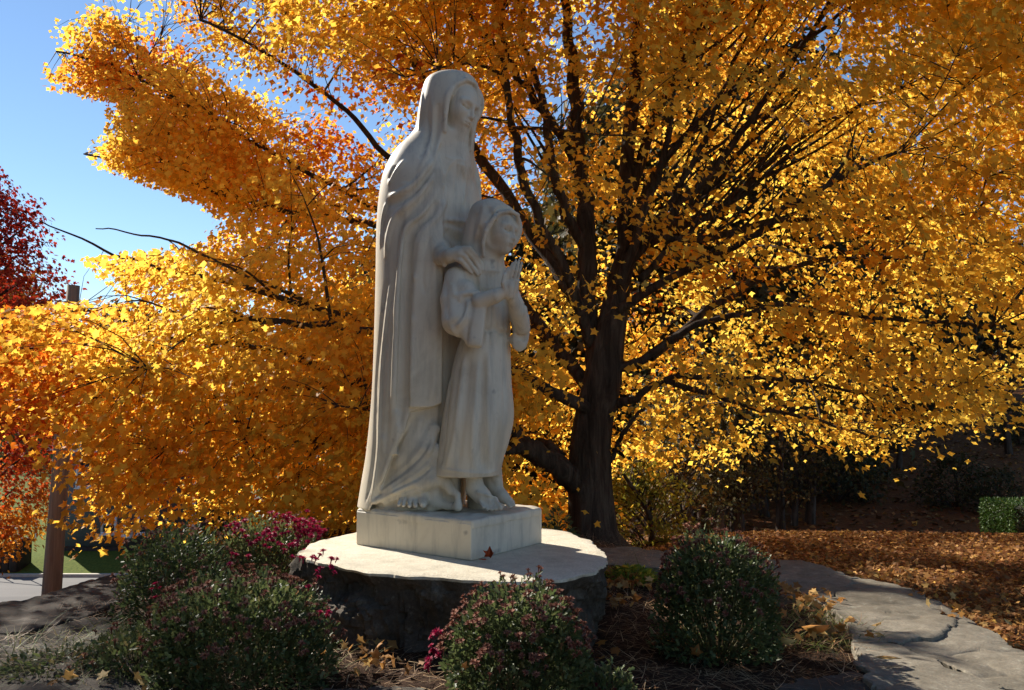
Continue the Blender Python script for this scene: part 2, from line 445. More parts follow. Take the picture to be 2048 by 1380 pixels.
BM = .10
class Field:
    def __init__(s): s.ops = []
    def add(s, fn, lo, hi, k=.02, mode='u'):
        s.ops.append((fn, np.asarray(lo, float) - BM, np.asarray(hi, float) + BM, k, mode)); return s
    def __call__(s, P):
        d = np.full(len(P), .5)
        for fn, lo, hi, k, mode in s.ops:
            m = np.all((P > lo) & (P < hi), axis=1)
            if not m.any(): continue
            v = fn(P[m])
            if mode == 'u': d[m] = smin(d[m], v, k)
            elif mode == 's': d[m] = smax(d[m], -v, k)
            elif mode == 'i': d[m] = smax(d[m], v, k)
            else: d[m] = d[m] - v
        return d
    # --- primitives
    def cap(s, pts, rad, k=.02, mode='u'):
        """chain of round cones"""
        pts = np.asarray(pts, float); rad = np.broadcast_to(np.asarray(rad, float), (len(pts),))
        def fn(P):
            best = None
            for i in range(len(pts) - 1):
                a, b = pts[i], pts[i + 1]; ab = b - a
                t = np.clip(((P - a) @ ab) / max(ab @ ab, 1e-9), 0, 1)
                v = np.linalg.norm(P - a - t[:, None] * ab, axis=1) - (rad[i] + (rad[i + 1] - rad[i]) * t)
                best = v if best is None else smin(best, v, .006)
            return best
        r = rad.max()
        return s.add(fn, pts.min(0) - r, pts.max(0) + r, k, mode)
    def ell(s, c, r, R=None, k=.02, mode='u'):
        c = np.asarray(c, float); r = np.asarray(r, float); R = np.eye(3) if R is None else np.asarray(R)
        def fn(P):
            q = (P - c) @ R.T
            k0 = np.linalg.norm(q / r, axis=1) + 1e-9; k1 = np.linalg.norm(q / r ** 2, axis=1) + 1e-9
            return k0 * (k0 - 1) / k1
        m = r.max()
        return s.add(fn, c - m, c + m, k, mode)
    def loft(s, tab, Y, ang_dir, k=.03, mode='u', cut=None, kc=.01):
        """tab rows: py, left px, right px, depth/breadth ratio; section is an ellipse turned to face ang_dir"""
        T = np.array(tab, float); T = catmull(T, 160)
        z = W(np.full(len(T), 900.), T[:, 0], Y)[:, 2]
        xl = W(T[:, 1], T[:, 0], Y)[:, 0]; xr = W(T[:, 2], T[:, 0], Y)[:, 0]
        cx = (xl + xr) / 2; w = (xr - xl) / 2
        fx, fy = ang_dir
        sx, sy = fy, -fx
        a = w / np.sqrt(sx ** 2 + (fx * T[:, 3]) ** 2); b = a * T[:, 3]
        o = np.argsort(z); z, cx, a, b = z[o], cx[o], a[o], b[o]
        Yc = T[:, 4][o] if T.shape[1] > 4 else np.full(len(z), Y)
        def fn(P):
            zz = P[:, 2]
            C0 = np.interp(zz, z, cx); A = np.interp(zz, z, a); B = np.interp(zz, z, b); Y0 = np.interp(zz, z, Yc)
            dx = P[:, 0] - C0; dy = P[:, 1] - Y0
            f = dx * fx + dy * fy; t = dx * sx + dy * sy
            k0 = np.sqrt((f / B) ** 2 + (t / A) ** 2) + 1e-9
            k1 = np.sqrt((f / B ** 2) ** 2 + (t / A ** 2) ** 2) + 1e-9
            d = k0 * (k0 - 1) / k1
            d = smax(d, zz - z[-1], .05); d = smax(d, z[0] - zz, .008)
            if cut is not None: d = smax(d, cut(P), kc)
            return d
        M = max(a.max(), b.max())
        return s.add(fn, (cx.min() - M, Y - M - .1, z[0]), (cx.max() + M, Y + M + .1, z[-1]), k, mode)
    def trace(s, px, py, near=4.0, far=5.3):
        px = np.asarray(px, float); py = np.asarray(py, float)
        d = ray(px, py); d /= np.linalg.norm(d, axis=1)[:, None]
        t = near / d[:, 1]; o = np.array([0, 0, CAMZ]); P = o + d * t[:, None]
        for _ in range(90):
            v = s(P); t = t + np.clip(v, -.03, .03) * .8
            P = o + d * t[:, None]
            P[:, 1] = np.minimum(P[:, 1], far)
        return P
    def stroke(s, pts, amp, width, sharp=False, taper=True, base=None, push=0.0):
        """ridge (amp > 0) or groove (amp < 0) along a line drawn over the surface"""
        q = catmull(np.array(pts, float), max(8, int(sum(math.dist(pts[i], pts[i + 1]) for i in range(len(pts) - 1)) / 3)))
        S = (base or s).trace(q[:, 0], q[:, 1])
        if push: S = S + np.array([0, push, 0])
        n = len(S)
        # drop points that fell off the silhouette
        ok = np.abs((base or s)(S)) < .02
        S2 = S[ok]
        if len(S2) < 2: return s
        u = np.linspace(0, 1, n)[ok]
        A = amp * (np.clip(np.minimum(u, 1 - u) * 7, 0, 1) if taper else np.ones(len(S2)))
        def fn(P):
            out = np.zeros(len(P))
            for c in range(0, len(P), 60000):
                Q = P[c:c + 60000]
                D = ((Q ** 2).sum(1)[:, None] + (S2 ** 2).sum(1)[None] - 2 * Q @ S2.T)
                j = D.argmin(1); dd = np.sqrt(np.maximum(D[np.arange(len(Q)), j], 0))
                x = dd / width
                out[c:c + 60000] = A[j] * (np.exp(-x * 1.5) if sharp else np.exp(-x * x))
            return out
        r = width * 2.6
        return s.add2(fn, S2.min(0) - r, S2.max(0) + r)
    def add2(s, fn, lo, hi):
        s.ops.append((fn, np.asarray(lo), np.asarray(hi), 0, 'd')); return s

def surface_nets(f, lo, hi, h):
    """mesh of the zero level of f, evaluated only in blocks near the surface"""
    B = 8
    lo = np.asarray(lo, float); n = (np.ceil((np.asarray(hi) - lo) / h / B).astype(int)) * B
    nb = n // B
    bi = np.stack(np.meshgrid(*[np.arange(v) for v in nb], indexing='ij'), -1).reshape(-1, 3)
    cen = lo + (bi * B + B / 2) * h
    fc = f(cen)
    act = np.abs(fc) < B * h * .9 + .03
    D = np.full(tuple(n + 1), 1.0, np.float32)
    # sign of the inactive blocks
    sg = np.where(fc < 0, -1., 1.).reshape(nb)
    D[:-1, :-1, :-1] = sg.repeat(B, 0).repeat(B, 1).repeat(B, 2)
    off = np.stack(np.meshgrid(*[np.arange(B)] * 3, indexing='ij'), -1).reshape(-1, 3)
    ab = bi[act] * B
    for c in range(0, len(ab), 400):
        I = (ab[c:c + 400, None] + off[None]).reshape(-1, 3)
        D[I[:, 0], I[:, 1], I[:, 2]] = f(lo + I * h)
    s = D < 0
    def cells():
        c = [s[dx:n[0] + dx, dy:n[1] + dy, dz:n[2] + dz] for dx in (0, 1) for dy in (0, 1) for dz in (0, 1)]
        cnt = sum(x.astype(np.int8) for x in c)
        return (cnt > 0) & (cnt < 8)
    cc = cells()
    I = np.argwhere(cc)
    idx = np.full(cc.shape, -1, np.int32); idx[cc] = np.arange(len(I))
    acc = np.zeros((len(I), 3)); cn = np.zeros(len(I))
    corners = [(a, b, c) for a in (0, 1) for b in (0, 1) for c in (0, 1)]
    vals = {c: D[I[:, 0] + c[0], I[:, 1] + c[1], I[:, 2] + c[2]] for c in corners}
    for a in corners:
        for ax in range(3):
            if a[ax] == 0:
                b = list(a); b[ax] = 1; b = tuple(b)
                va, vb = vals[a], vals[b]
                m = (va < 0) != (vb < 0)
                t = np.where(m, va / np.where(m, va - vb, 1), 0)
                p = np.tile(np.array(a, float), (len(I), 1)); p[:, ax] += t
                acc[m] += p[m]; cn[m] += 1
    V = lo + (I + acc / cn[:, None]) * h
    quads = []
    for ax in range(3):
        u, v = [(1, 2), (2, 0), (0, 1)][ax]
        s0 = [slice(0, n[0]), slice(0, n[1]), slice(0, n[2])]; s1 = list(s0)
        s1[ax] = slice(1, n[ax] + 1)
        A = s[tuple(s0)]; Bb = s[tuple(s1)]
        E = np.argwhere(A != Bb)
        E = E[(E[:, u] > 0) & (E[:, v] > 0)]
        fl = A[E[:, 0], E[:, 1], E[:, 2]]
        du = np.zeros(3, int); du[u] = 1; dv = np.zeros(3, int); dv[v] = 1
        g = lambda X: idx[X[:, 0], X[:, 1], X[:, 2]]
        q = np.stack([g(E - du - dv), g(E - dv), g(E), g(E - du)], 1)
        q[~fl] = q[~fl][:, ::-1]
        quads.append(q)
    Q = np.concatenate(quads); Q = Q[(Q >= 0).all(1)]
    return V, Q

def frame(yaw, pitch, roll=0):
    """rows: forward, lateral (to the viewer's right when facing us), up. yaw 0 looks at the camera, + to the photo's right"""
    y, p = math.radians(yaw), math.radians(pitch)
    f = np.array([math.sin(y) * math.cos(p), -math.cos(y) * math.cos(p), -math.sin(p)])
    l = np.array([math.cos(y), math.sin(y), 0.0])
    u = np.cross(l, f) * -1
    if u[2] < 0: u = -u
    if roll:
        r = math.radians(roll); l, u = l * math.cos(r) + u * math.sin(r), u * math.cos(r) - l * math.sin(r)
    return np.stack([f, l, u])

def head(fd, c, H, R, child=False):
    def L(f, l, u): return c + (np.array([f, l, u]) * H) @ R
    fd.ell(L(-.06, 0, .12), np.array([.39, .30, .37]) * H, R, k=.01)
    fd.ell(L(.08, 0, -.14), np.array([.27, .235, .34]) * H, R, k=.05)
    fd.ell(L(.245, 0, -.375), np.array([.09, .085, .075]) * H, R, k=.05)
    for sgn in (-1, 1):
        fd.ell(L(.19, sgn * .145, -.10), np.array([.14, .11, .15]) * H, R, k=.04)
        fd.ell(L(.385, sgn * .13, .040), np.array([.100, .088, .052]) * H, R, k=.028, mode='s')
    for sgn in (-1, 1):
        fd.ell(L(.238, sgn * .128, .028), np.array([.072, .080, .052]) * H, R, k=.014)
        fd.cap([L(.318, sgn * .055, .105), L(.312, sgn * .14, .125), L(.25, sgn * .225, .095)], np.array([.016, .018, .012]) * H, k=.030)
        fd.cap([L(.300, sgn * .065, .000), L(.322, sgn * .130, -.020), L(.275, sgn * .200, .000)], .016 * H, k=.005, mode='s')
        fd.ell(L(.365, sgn * .042, -.135), np.array([.045, .026, .028]) * H, R, k=.012)
    fd.cap([L(.315, 0, .12), L(.355, 0, .04), L(.415, 0, -.10), L(.42, 0, -.125)], np.array([.030, .026, .036, .040]) * H, k=.012)
    fd.ell(L(.33, 0, -.255), np.array([.055, .10, .07]) * H, R, k=.03)
    fd.cap([L(.345, -.082, -.245), L(.383, -.02, -.225), L(.383, .02, -.225), L(.345, .082, -.245)], np.array([.010, .019, .019, .010]) * H, k=.012)
    fd.cap([L(.345, -.070, -.262), L(.375, 0, -.278), L(.345, .070, -.262)], np.array([.010, .024, .010]) * H, k=.012)
    fd.cap([L(.365, -.085, -.251), L(.402, 0, -.250), L(.365, .085, -.251)], .008 * H, k=.004, mode='s')
    fd.cap([L(.40, -.05, -.325), L(.40, .05, -.325)], .02 * H, k=.02, mode='s')
    # neck
    fd.cap([L(-.05, 0, -.25), L(-.12, 0, -.75)], np.array([.17, .19]) * H, k=.04)
    return L

def opening(P, c0, H, R):
    q = (P - c0) @ R.T / H
    o = (np.sqrt(((q[:, 1] + .085) / .315) ** 2 + (np.minimum(q[:, 2] + .05, (q[:, 2] + .05) * .62) / .43) ** 2) - 1) * .30 * H
    front = (.06 + .28 * np.clip(q[:, 1], -.3, .2) + .12 * np.clip(q[:, 2] - .1, 0, .5) - q[:, 0]) * H
    return smax(o, front, .02)

def hood_shell(fd, L, H, R, sc=1.0, k=.02):
    """cloth over the head with an oval opening for the face"""
    c = L(-.08, 0, .06)
    outer = Field(); outer.ell(c, np.array([.56, .43, .51]) * H * sc, R, k=0)
    c0 = L(0, 0, 0)
    def fn(P):
        return smax(outer(P), -opening(P, c0, H, R), .012)
    m = .60 * H * sc
    fd.add(fn, c - m, c + m, k)

FDIR = (.80, -.60)

# ---------- woman
YW = 4.86
wf = Field()
robe = [(296, 868, 940, .75), (318, 815, 948, .72), (350, 792, 953, .72), (400, 782, 960, .75), (450, 778, 960, .78),
        (560, 774, 952, .8), (700, 770, 948, .82), (850, 764, 944, .85), (950, 752, 936, .88), (1024, 742, 926, .9)]
wf.loft(robe, YW, FDIR, k=.02)
def edge_cut(P):
    pys = np.array([250, 300, 350, 400, 440, 460, 806, 813, 824, 858, 903, 960, 1010, 1030])
    pxs = np.array([880, 876, 887, 884, 884, 888, 884, 868, 818, 812, 788, 768, 744, 735])
    px, py = pix(P)
    x_e = np.interp(py, pys, pxs)
    d = (px - x_e) / FPX * P[:, 1]
    # only the side turned to us is cut; behind the figure the cloak goes on round
    return np.where(P[:, 1] < YW + .05, d, -.05)
cloak = [(236, 858, 905, .85), (258, 842, 922, .8), (285, 816, 938, .8), (312, 792, 948, .8), (345, 775, 958, .8), (380, 765, 962, .82), (450, 757, 962, .86), (560, 754, 958, .9),
         (700, 750, 954, .92), (800, 745, 950, .93), (900, 735, 944, .95), (960, 725, 938, .97), (1012, 716, 930, 1.0)]
wf.loft(cloak, YW, FDIR, k=.006, cut=edge_cut, kc=.012)
# the front fold of the cloak stands proud of the rest
cl2 = Field(); cl2.loft(cloak, YW, FDIR, k=0)
def front_fold(P):
    px, py = pix(P)
    x1 = np.interp(py, [425, 440, 460, 485, 554, 641, 728, 800, 815], [884, 868, 850, 837, 830, 826, 824, 819, 817])
    x0 = np.interp(py, [460, 806, 813, 824], [888, 884, 868, 830])
    d = cl2(P) - .026 * np.clip((py - 425) / 60, 0, 1)
    d = smax(d, (x1 - px) / FPX * P[:, 1], .012); d = smax(d, (px - x0) / FPX * P[:, 1], .012)
    _b = (py - 815) / FPX * P[:, 1]
    return np.where(P[:, 1] < YW, smax(d, _b, .006), .3)
wf.add(front_fold, (-.75, 4.35, 1.2), (-.25, 4.86, 2.5), .006)
def mid_fold(P):
    px, py = pix(P)
    x1 = np.interp(py, [440, 470, 520, 600, 700, 840], [800, 792, 786, 782, 776, 768])
    x0 = np.interp(py, [440, 470, 520, 600, 700, 840], [815, 806, 803, 800, 797, 793])
    d = cl2(P) - .016 * np.clip((py - 440) / 80, 0, 1) * np.clip((850 - py) / 60, 0, 1)
    d = smax(d, (x1 - px) / FPX * P[:, 1], .02); d = smax(d, (px - x0) / FPX * P[:, 1], .012)
    return np.where(P[:, 1] < YW, d, .3)
wf.add(mid_fold, (-.85, 4.35, 1.2), (-.40, 4.86, 2.5), .012)
HW = .315
Rw = frame(52, 20, -10)
cw = W(917, 216, 4.74)
# neck and chest
Lw = head(wf, cw, HW, Rw)
wf.cap([W(912, 285, 4.76), W(905, 330, 4.78)], [.075, .12], k=.05)
hood_shell(wf, Lw, HW, Rw, 1.0)
# veil falling from the head to the shoulders, both sides of the neck
veil_dir = (.62, -.78)
def veil_open(P): return -opening(P, cw, HW, Rw)
wf.loft([(150, 868, 948, .9, 4.80), (170, 850, 954, .9, 4.80), (220, 838, 958, .95, 4.80), (262, 829, 950, .95, 4.82), (300, 806, 946, .9, 4.84), (335, 790, 944, .85, 4.86), (380, 785, 940, .7, 4.88)],
        4.80, veil_dir, k=.025, cut=veil_open, kc=.015)
# heavy cloth sweeping back from the knee over the foot
wf.cap([W(868, 858, 4.60), W(854, 900, 4.575), W(824, 938, 4.58), W(786, 966, 4.61), W(750, 992, 4.66)], [.030, .040, .034, .026, .020], k=.03)
wf.cap([W(872, 900, 4.58), W(858, 934, 4.56), W(826, 960, 4.55), W(790, 981, 4.57), W(752, 1003, 4.63)], [.030, .036, .030, .022, .016], k=.018)
wf.cap([W(872, 935, 4.57), W(862, 962, 4.545), W(838, 974, 4.55), W(806, 987, 4.57), W(770, 1006, 4.62)], [.030, .038, .034, .024, .014], k=.014)
wf.cap([W(872, 960, 4.60), W(868, 1000, 4.60), W(862, 1015, 4.60)], [.05, .045, .03], k=.03)
wf.cap([W(815, 806, 4.60), W(813, 835, 4.59), W(812, 856, 4.60)], [.036, .026, .012], k=.02)
wf.cap([W(797, 830, 4.60), W(790, 875, 4.60), W(784, 905, 4.61)], [.036, .026, .012], k=.02)
wf.cap([W(776, 880, 4.63), W(768, 930, 4.64), W(760, 965, 4.66)], [.036, .026, .012], k=.02)
base_w = Field(); base_w.ops = list(wf.ops)
def R_(pts, a=.016, w=.018, **k): wf.stroke(pts, a * 1.6, w * .9, base=base_w, **k)
def V_(pts, a=.016, w=.014, **k): wf.stroke(pts, -a * 2.2, w * .95, base=base_w, sharp=True, **k)
# folded rim of the veil round the face
wf.cap([W(890, 262, 4.64), W(891, 228, 4.63), W(897, 195, 4.635), W(912, 170, 4.65), W(934, 159, 4.67), W(951, 168, 4.70), (W(958, 192, 4.72)), W(954, 228, 4.73), W(946, 262, 4.73), W(941, 300, 4.74)], [.010, .013, .013, .014, .014, .013, .012, .012, .012, .010], k=.010)
# veil folds
V_([(857, 190), (854, 230), (857, 262), (850, 290), (838, 318)], .013, .013)
R_([(866, 200), (866, 240), (862, 280), (850, 318), (835, 345)], .009, .012)
V_([(877, 205), (875, 245), (868, 285), (862, 315)], .012, .010)
R_([(846, 178), (842, 225), (838, 262)], .008, .012)
R_([(903, 172), (893, 195), (890, 230), (884, 265), (874, 300), (868, 330)], .009, .012)
V_([(880, 285), (872, 320), (862, 345)], .010, .010)
# cloak folds sweeping from the neck over the arm
R_([(868, 318), (852, 338), (830, 366), (800, 385), (776, 394)], .014, .016)
V_([(866, 335), (852, 356), (826, 385), (796, 403), (772, 414)], .020, .013)
R_([(868, 345), (839, 389), (809, 415), (788, 436), (776, 476), (772, 520)], .016, .017)
V_([(868, 362), (843, 402), (817, 428), (802, 448), (793, 493), (788, 554), (783, 640)], .022, .014)
R_([(878, 375), (848, 424), (817, 450), (806, 476), (799, 528), (793, 598), (789, 685), (786, 772), (780, 840)], .014, .015)
V_([(878, 402), (852, 433), (828, 456), (817, 485), (813, 554), (809, 641), (806, 740), (803, 812), (798, 850)], .024, .019)
R_([(893, 362), (890, 402), (874, 433), (848, 459), (835, 485), (830, 554), (826, 641), (824, 728), (820, 800)], .020, .017)
V_([(862, 470), (852, 500), (846, 554), (850, 590)], .009, .010)
R_([(872, 470), (868, 520), (872, 640), (868, 760), (862, 806)], .008, .020)
V_([(790, 330), (778, 360)], .008, .012)
R_([(812, 318), (790, 345), (776, 372)], .008, .015)
V_([(780, 398), (770, 430), (762, 470)], .012, .010)
R_([(772, 404), (764, 440), (760, 500)], .008, .010)
# long sharp folds at the back edge
V_([(774, 560), (768, 600), (760, 676), (753, 750), (750, 830), (748, 900), (740, 965), (731, 1005)], .022, .009)
R_([(781, 560), (777, 600), (768, 676), (762, 750), (759, 830), (757, 900), (750, 960), (741, 1008)], .015, .008)
V_([(789, 620), (781, 700), (777, 790), (774, 850), (770, 910)], .012, .014)
R_([(799, 850), (792, 880), (776, 920), (762, 960)], .006, .012)
# chest
R_([(914, 314), (898, 332), (889, 352), (886, 378)], .007, .010)
V_([(915, 322), (912, 360), (909, 400)], .012, .008)
R_([(925, 322), (930, 360), (926, 410)], .010, .011)
V_([(935, 322), (942, 352), (946, 382)], .010, .007)
V_([(899, 330), (895, 365), (897, 410), (892, 438)], .010, .008)
R_([(890, 312), (903, 318), (920, 318), (934, 324)], .008, .007)
V_([(884, 446), (905, 450), (926, 458)], .020, .008)
V_([(888, 462), (905, 476), (925, 486)], .030, .026)
R_([(893, 440), (915, 441), (935, 446)], .012, .012)
V_([(890, 560), (889, 640), (888, 740), (884, 820), (878, 880)], .030, .010)
R_([(880, 840), (876, 900), (868, 935)], .010, .012)
# lower robe, sweeping back from the knee
V_([(866, 850), (851, 896), (824, 929), (784, 959), (754, 982), (744, 1003)], .020, .012)
R_([(870, 876), (854, 911), (828, 941), (790, 967), (760, 986)], .016, .013)
V_([(874, 912), (856, 940), (822, 962), (786, 980), (754, 997)], .018, .009)
R_([(843, 830), (834, 868), (812, 905), (788, 935)], .016, .020)
V_([(822, 830), (817, 852), (802, 880), (792, 905)], .012, .012)
R_([(868, 935), (840, 962), (806, 978), (780, 990)], .010, .012)
# knee and the cloth round the foot
wf.ell(W(838, 915, 4.66), (.085, .085, .16), k=.08)
wf.cap([W(872, 925, 4.62), W(884, 955, 4.56), W(903, 982, 4.52), W(915, 990, 4.50), W(917, 1014, 4.49)], [.05, .04, .026, .017, .014], k=.03)
wf.cap([W(900, 945, 4.60), W(903, 980, 4.60), W(914, 1008, 4.58)], [.05, .045, .03], k=.02)
wf.cap([W(868, 1000, 4.62), W(893, 1012, 4.56), W(915, 1014, 4.50)], [.045, .02, .014], k=.04)
# foot
Yf = 4.56
wf.cap([W(838, 962, 4.66), W(832, 990, 4.60), W(826, 1003, 4.57)], [.055, .050, .035], k=.03)
wf.cap([W(846, 988, 4.60), W(848, 1006, 4.52)], [.030, .022], k=.02)
wf.cap([W(815, 992, 4.62), W(806, 1004, 4.57)], [.035, .022], k=.02)
for (x0, y0, x1, y1, r) in ((841, 999, 846, 1010, .0185), (829, 1000, 831, 1012, .0125), (819, 999, 819, 1012, .0115), (809, 999, 807, 1011, .0105), (800, 1001, 797, 1010, .0095)):
    wf.cap([W(x0, y0, 4.55), W((x0 + x1) / 2, (y0 + y1) / 2 - 1, 4.53), W(x1, y1, 4.50)], [r * .9, r, r * 1.02], k=.004)
V_([(790, 998), (805, 985), (830, 978), (852, 985)], .008, .006)

# ---------- child
YC = 4.62
cf = Field()
cf.loft([(512, 968, 1002, .8), (524, 945, 1006, .75), (540, 915, 1014, .72), (580, 922, 1014, .75), (640, 936, 1020, .75), (664, 934, 1021, .78), (690, 918, 1021, .82),
         (760, 899, 1023, .9), (830, 887, 1028, .92), (880, 879, 1019, .95), (915, 872, 1008, .97), (950, 865, 1000, 1.0)], YC, FDIR, k=.02)
Rc = frame(55, 10, -9)
HC = .262
cc_ = W(998, 463, 4.52)
Lc = head(cf, cc_, HC, Rc, True)
hood_shell(cf, Lc, HC, Rc, 1.05)
def chood_open(P): return -opening(P, cc_, HC, Rc)
cf.loft([(398, 968, 1000, .9, 4.57), (412, 946, 1014, .9, 4.57), (440, 934, 1026, .95, 4.58), (470, 927, 1022, .95, 4.59), (495, 921, 1012, .95, 4.60), (520, 917, 1008, .85, 4.60), (545, 925, 1000, .8, 4.60)],
        4.58, (.66, -.75), k=.02, cut=chood_open, kc=.012)
# near sleeve
cf.cap([W(912, 556, 4.50), W(905, 600, 4.46), W(912, 642, 4.43)], [.062, .066, .070], k=.03)
cf.cap([W(912, 642, 4.43), W(945, 640, 4.40)], [.070, .048], k=.03)
cf.cap([W(932, 580, 4.45), W(938, 640, 4.42)], [.052, .058], k=.03)
cf.cap([W(945, 590, 4.44), W(962, 603, 4.40), W(957, 650, 4.38), W(950, 682, 4.37)], [.040, .034, .030, .028], k=.02)
cf.cap([W(926, 655, 4.41), W(948, 680, 4.375)], [.050, .026], k=.03)
cf.cap([W(966, 600, 4.395), W(957, 687, 4.365)], [.012, .012], k=.015)
cf.cap([W(936, 684, 4.38), W(958, 690, 4.365)], [.016, .014], k=.02)
# far sleeve
cf.cap([W(1008, 560, 4.62), W(1032, 610, 4.60), W(1040, 650, 4.58)], [.055, .045, .045], k=.03)
cf.cap([W(1046, 618, 4.56), W(1049, 660, 4.56), W(1042, 688, 4.56)], [.024, .026, .022], k=.02)
cf.cap([W(1027, 680, 4.58), W(1042, 690, 4.56)], [.024, .020], k=.02)
def panel(fd, pys, xl, xr, Ys, th, k=.02):
    def fn(P):
        px, py = pix(P); s_ = P[:, 1] / FPX
        a = (np.interp(py, pys, xl) - px) * s_; b = (px - np.interp(py, pys, xr)) * s_
        c = (pys[0] - py) * s_; e = (py - pys[-1]) * s_
        y = np.abs(P[:, 1] - np.interp(py, pys, Ys)) - th
        return smax(smax(smax(a, b, .012), smax(c, e, .012), .012), y, .014)
    lo = W(min(xl), max(pys), min(Ys)); hi = W(max(xr), min(pys), max(Ys))
    fd.add(fn, (lo[0] - .02, min(Ys) - th, lo[2] - .02), (hi[0] + .02, max(Ys) + th, hi[2] + .02), k)
panel(cf, [592, 620, 650, 680, 692], [946, 941, 937, 934, 937], [973, 971, 968, 965, 962], [4.40, 4.385, 4.375, 4.37, 4.37], .028, .016)
panel(cf, [630, 655, 680, 695, 703], [1034, 1028, 1024, 1026, 1034], [1057, 1059, 1057, 1051, 1043], [4.57, 4.57, 4.57, 4.57, 4.57], .034, .02)
base_c = Field(); base_c.ops = list(cf.ops)
def CR(pts, a=.010, w=.012, **k): cf.stroke(pts, a * 1.8, w * 1.05, base=base_c, **k)
def CV(pts, a=.010, w=.010, **k): cf.stroke(pts, -a * 2.6, w * 1.35, base=base_c, sharp=True, **k)
# hood
cf.cap([W(967, 512, 4.44), W(966, 488, 4.43), W(972, 462, 4.42), W(983, 442, 4.43), W(1000, 426, 4.445), W(1020, 422, 4.46), W(1035, 430, 4.48), W(1037, 446, 4.50), W(1032, 470, 4.52), W(1020, 496, 4.53)], [.011, .011, .011, .011, .012, .013, .012, .011, .011, .009], k=.010)
CR([(1036, 430), (1018, 423), (998, 426), (981, 444), (971, 462), (966, 486), (966, 512)], .007, .008)
CV([(977, 412), (979, 430), (972, 446)], .009, .009)
CR([(968, 405), (962, 440), (950, 480)], .005, .012)
CV([(953, 425), (945, 460), (940, 492)], .006, .012)
CV([(960, 450), (955, 490), (958, 512)], .008, .008)
# sleeve
CR([(905, 566), (909, 590), (925, 588), (948, 584)], .006, .010)
CR([(918, 604), (925, 590), (945, 586), (962, 583)], .010, .009)
CV([(922, 612), (930, 597), (946, 592)], .010, .008)
CV([(950, 588), (944, 610), (939, 640), (934, 668), (933, 688)], .012, .006)
CR([(938, 600), (930, 630), (912, 655)], .008, .011)
CV([(932, 602), (922, 636), (900, 652)], .009, .009)
CV([(946, 600), (938, 640), (915, 668)], .009, .009)
CR([(900, 655), (915, 672), (935, 678)], .006, .010)
CV([(893, 560), (892, 600), (896, 640)], .006, .014)
# far sleeve opening
CV([(1036, 650), (1046, 642), (1052, 620)], .014, .009)
CV([(1036, 660), (1045, 668), (1044, 684)], .016, .013)
# bodice
CV([(951, 545), (953, 580)], .010, .006)
CR([(960, 547), (960, 580)], .005, .007)
CR([(965, 541), (985, 541), (1003, 543)], .004, .006)
CV([(961, 580), (980, 583), (1000, 580)], .007, .006)
for x in (972, 980, 988, 996): CV([(x, 546), (x, 574)], .003, .004)
for x, a in ((985, .008), (997, .007), (1008, .006)): CV([(x, 612), (x + 1, 640), (x + 1, 658)], a, .006)
CV([(966, 657), (980, 660), (990, 657), (1003, 664), (1018, 668)], .016, .010)
for x in (973, 983, 993, 1005, 1013): CR([(x, 652), (x, 666), (x - 1, 690)], .006, .006)
# skirt
CR([(930, 706), (922, 770), (915, 830), (905, 890), (892, 938)], .014, .011)
CV([(940, 716), (934, 780), (928, 840), (920, 890), (914, 936)], .010, .012)
CR([(957, 720), (952, 790), (946, 860), (944, 936)], .008, .014)
CV([(967, 700), (962, 790), (960, 860), (962, 912), (964, 940)], .012, .014)
CR([(978, 700), (976, 790), (977, 860), (978, 938)], .008, .013)
CV([(990, 700), (993, 780), (996, 860), (990, 935)], .006, .010)
CV([(1003, 700), (1008, 780), (1010, 850)], .006, .008)
CV([(903, 720), (896, 800), (888, 880), (880, 935)], .010, .012)
CR([(880, 938), (910, 942), (945, 946), (975, 946), (996, 940)], .006, .006)
# legs and feet
cf.cap([W(988, 945, 4.62), W(996, 968, 4.62), W(1004, 990, 4.61)], [.036, .026, .012], k=.02)
cf.cap([W(946, 935, 4.58), W(950, 975, 4.54), W(962, 992, 4.52)], [.050, .043, .040], k=.01)
cf.cap([W(950, 978, 4.54), W(968, 994, 4.50), W(982, 1006, 4.47)], [.045, .040, .026], k=.03)
for i, (x0, y0, x1, y1, r) in enumerate(((992, 1002, 1001, 1016, .0135), (984, 1005, 992, 1018, .011), (976, 1005, 984, 1019, .010), (968, 1004, 975, 1018, .0095), (961, 1003, 967, 1015, .009))):
    cf.cap([W(x0 - 4, y0 - 4, 4.49), W(x0, y0, 4.465), W(x1, y1, 4.43)], [r, r, r], k=.005)
cf.cap([W(980, 935, 4.66), W(988, 975, 4.64), W(1004, 992, 4.60), W(1022, 1006, 4.57)], [.050, .040, .036, .022], k=.01)
for (x0, y0, x1, y1) in ((1016, 1000, 1028, 1010), (1010, 1003, 1021, 1013)):
    cf.cap([W(x0, y0, 4.57), W(x1, y1, 4.54)], [.011, .010], k=.006)
cf.cap([W(955, 985, 4.47), W(975, 990, 4.455), W(993, 996, 4.47)], .007, k=.008)
cf.cap([W(968, 938, 4.74), W(972, 1008, 4.74)], [.10, .105], k=.03)
cf.cap([W(905, 940, 4.62), W(906, 980, 4.62), W(910, 1008, 4.62)], [.045, .040, .035], k=.02)
# forearms
cf.cap([W(960, 603, 4.385), W(990, 592, 4.37), W(1018, 580, 4.37)], [.043, .040, .029], k=.012)
cf.cap([W(1044, 655, 4.53), W(1036, 625, 4.46), W(1024, 596, 4.40)], [.040, .044, .030], k=.012)
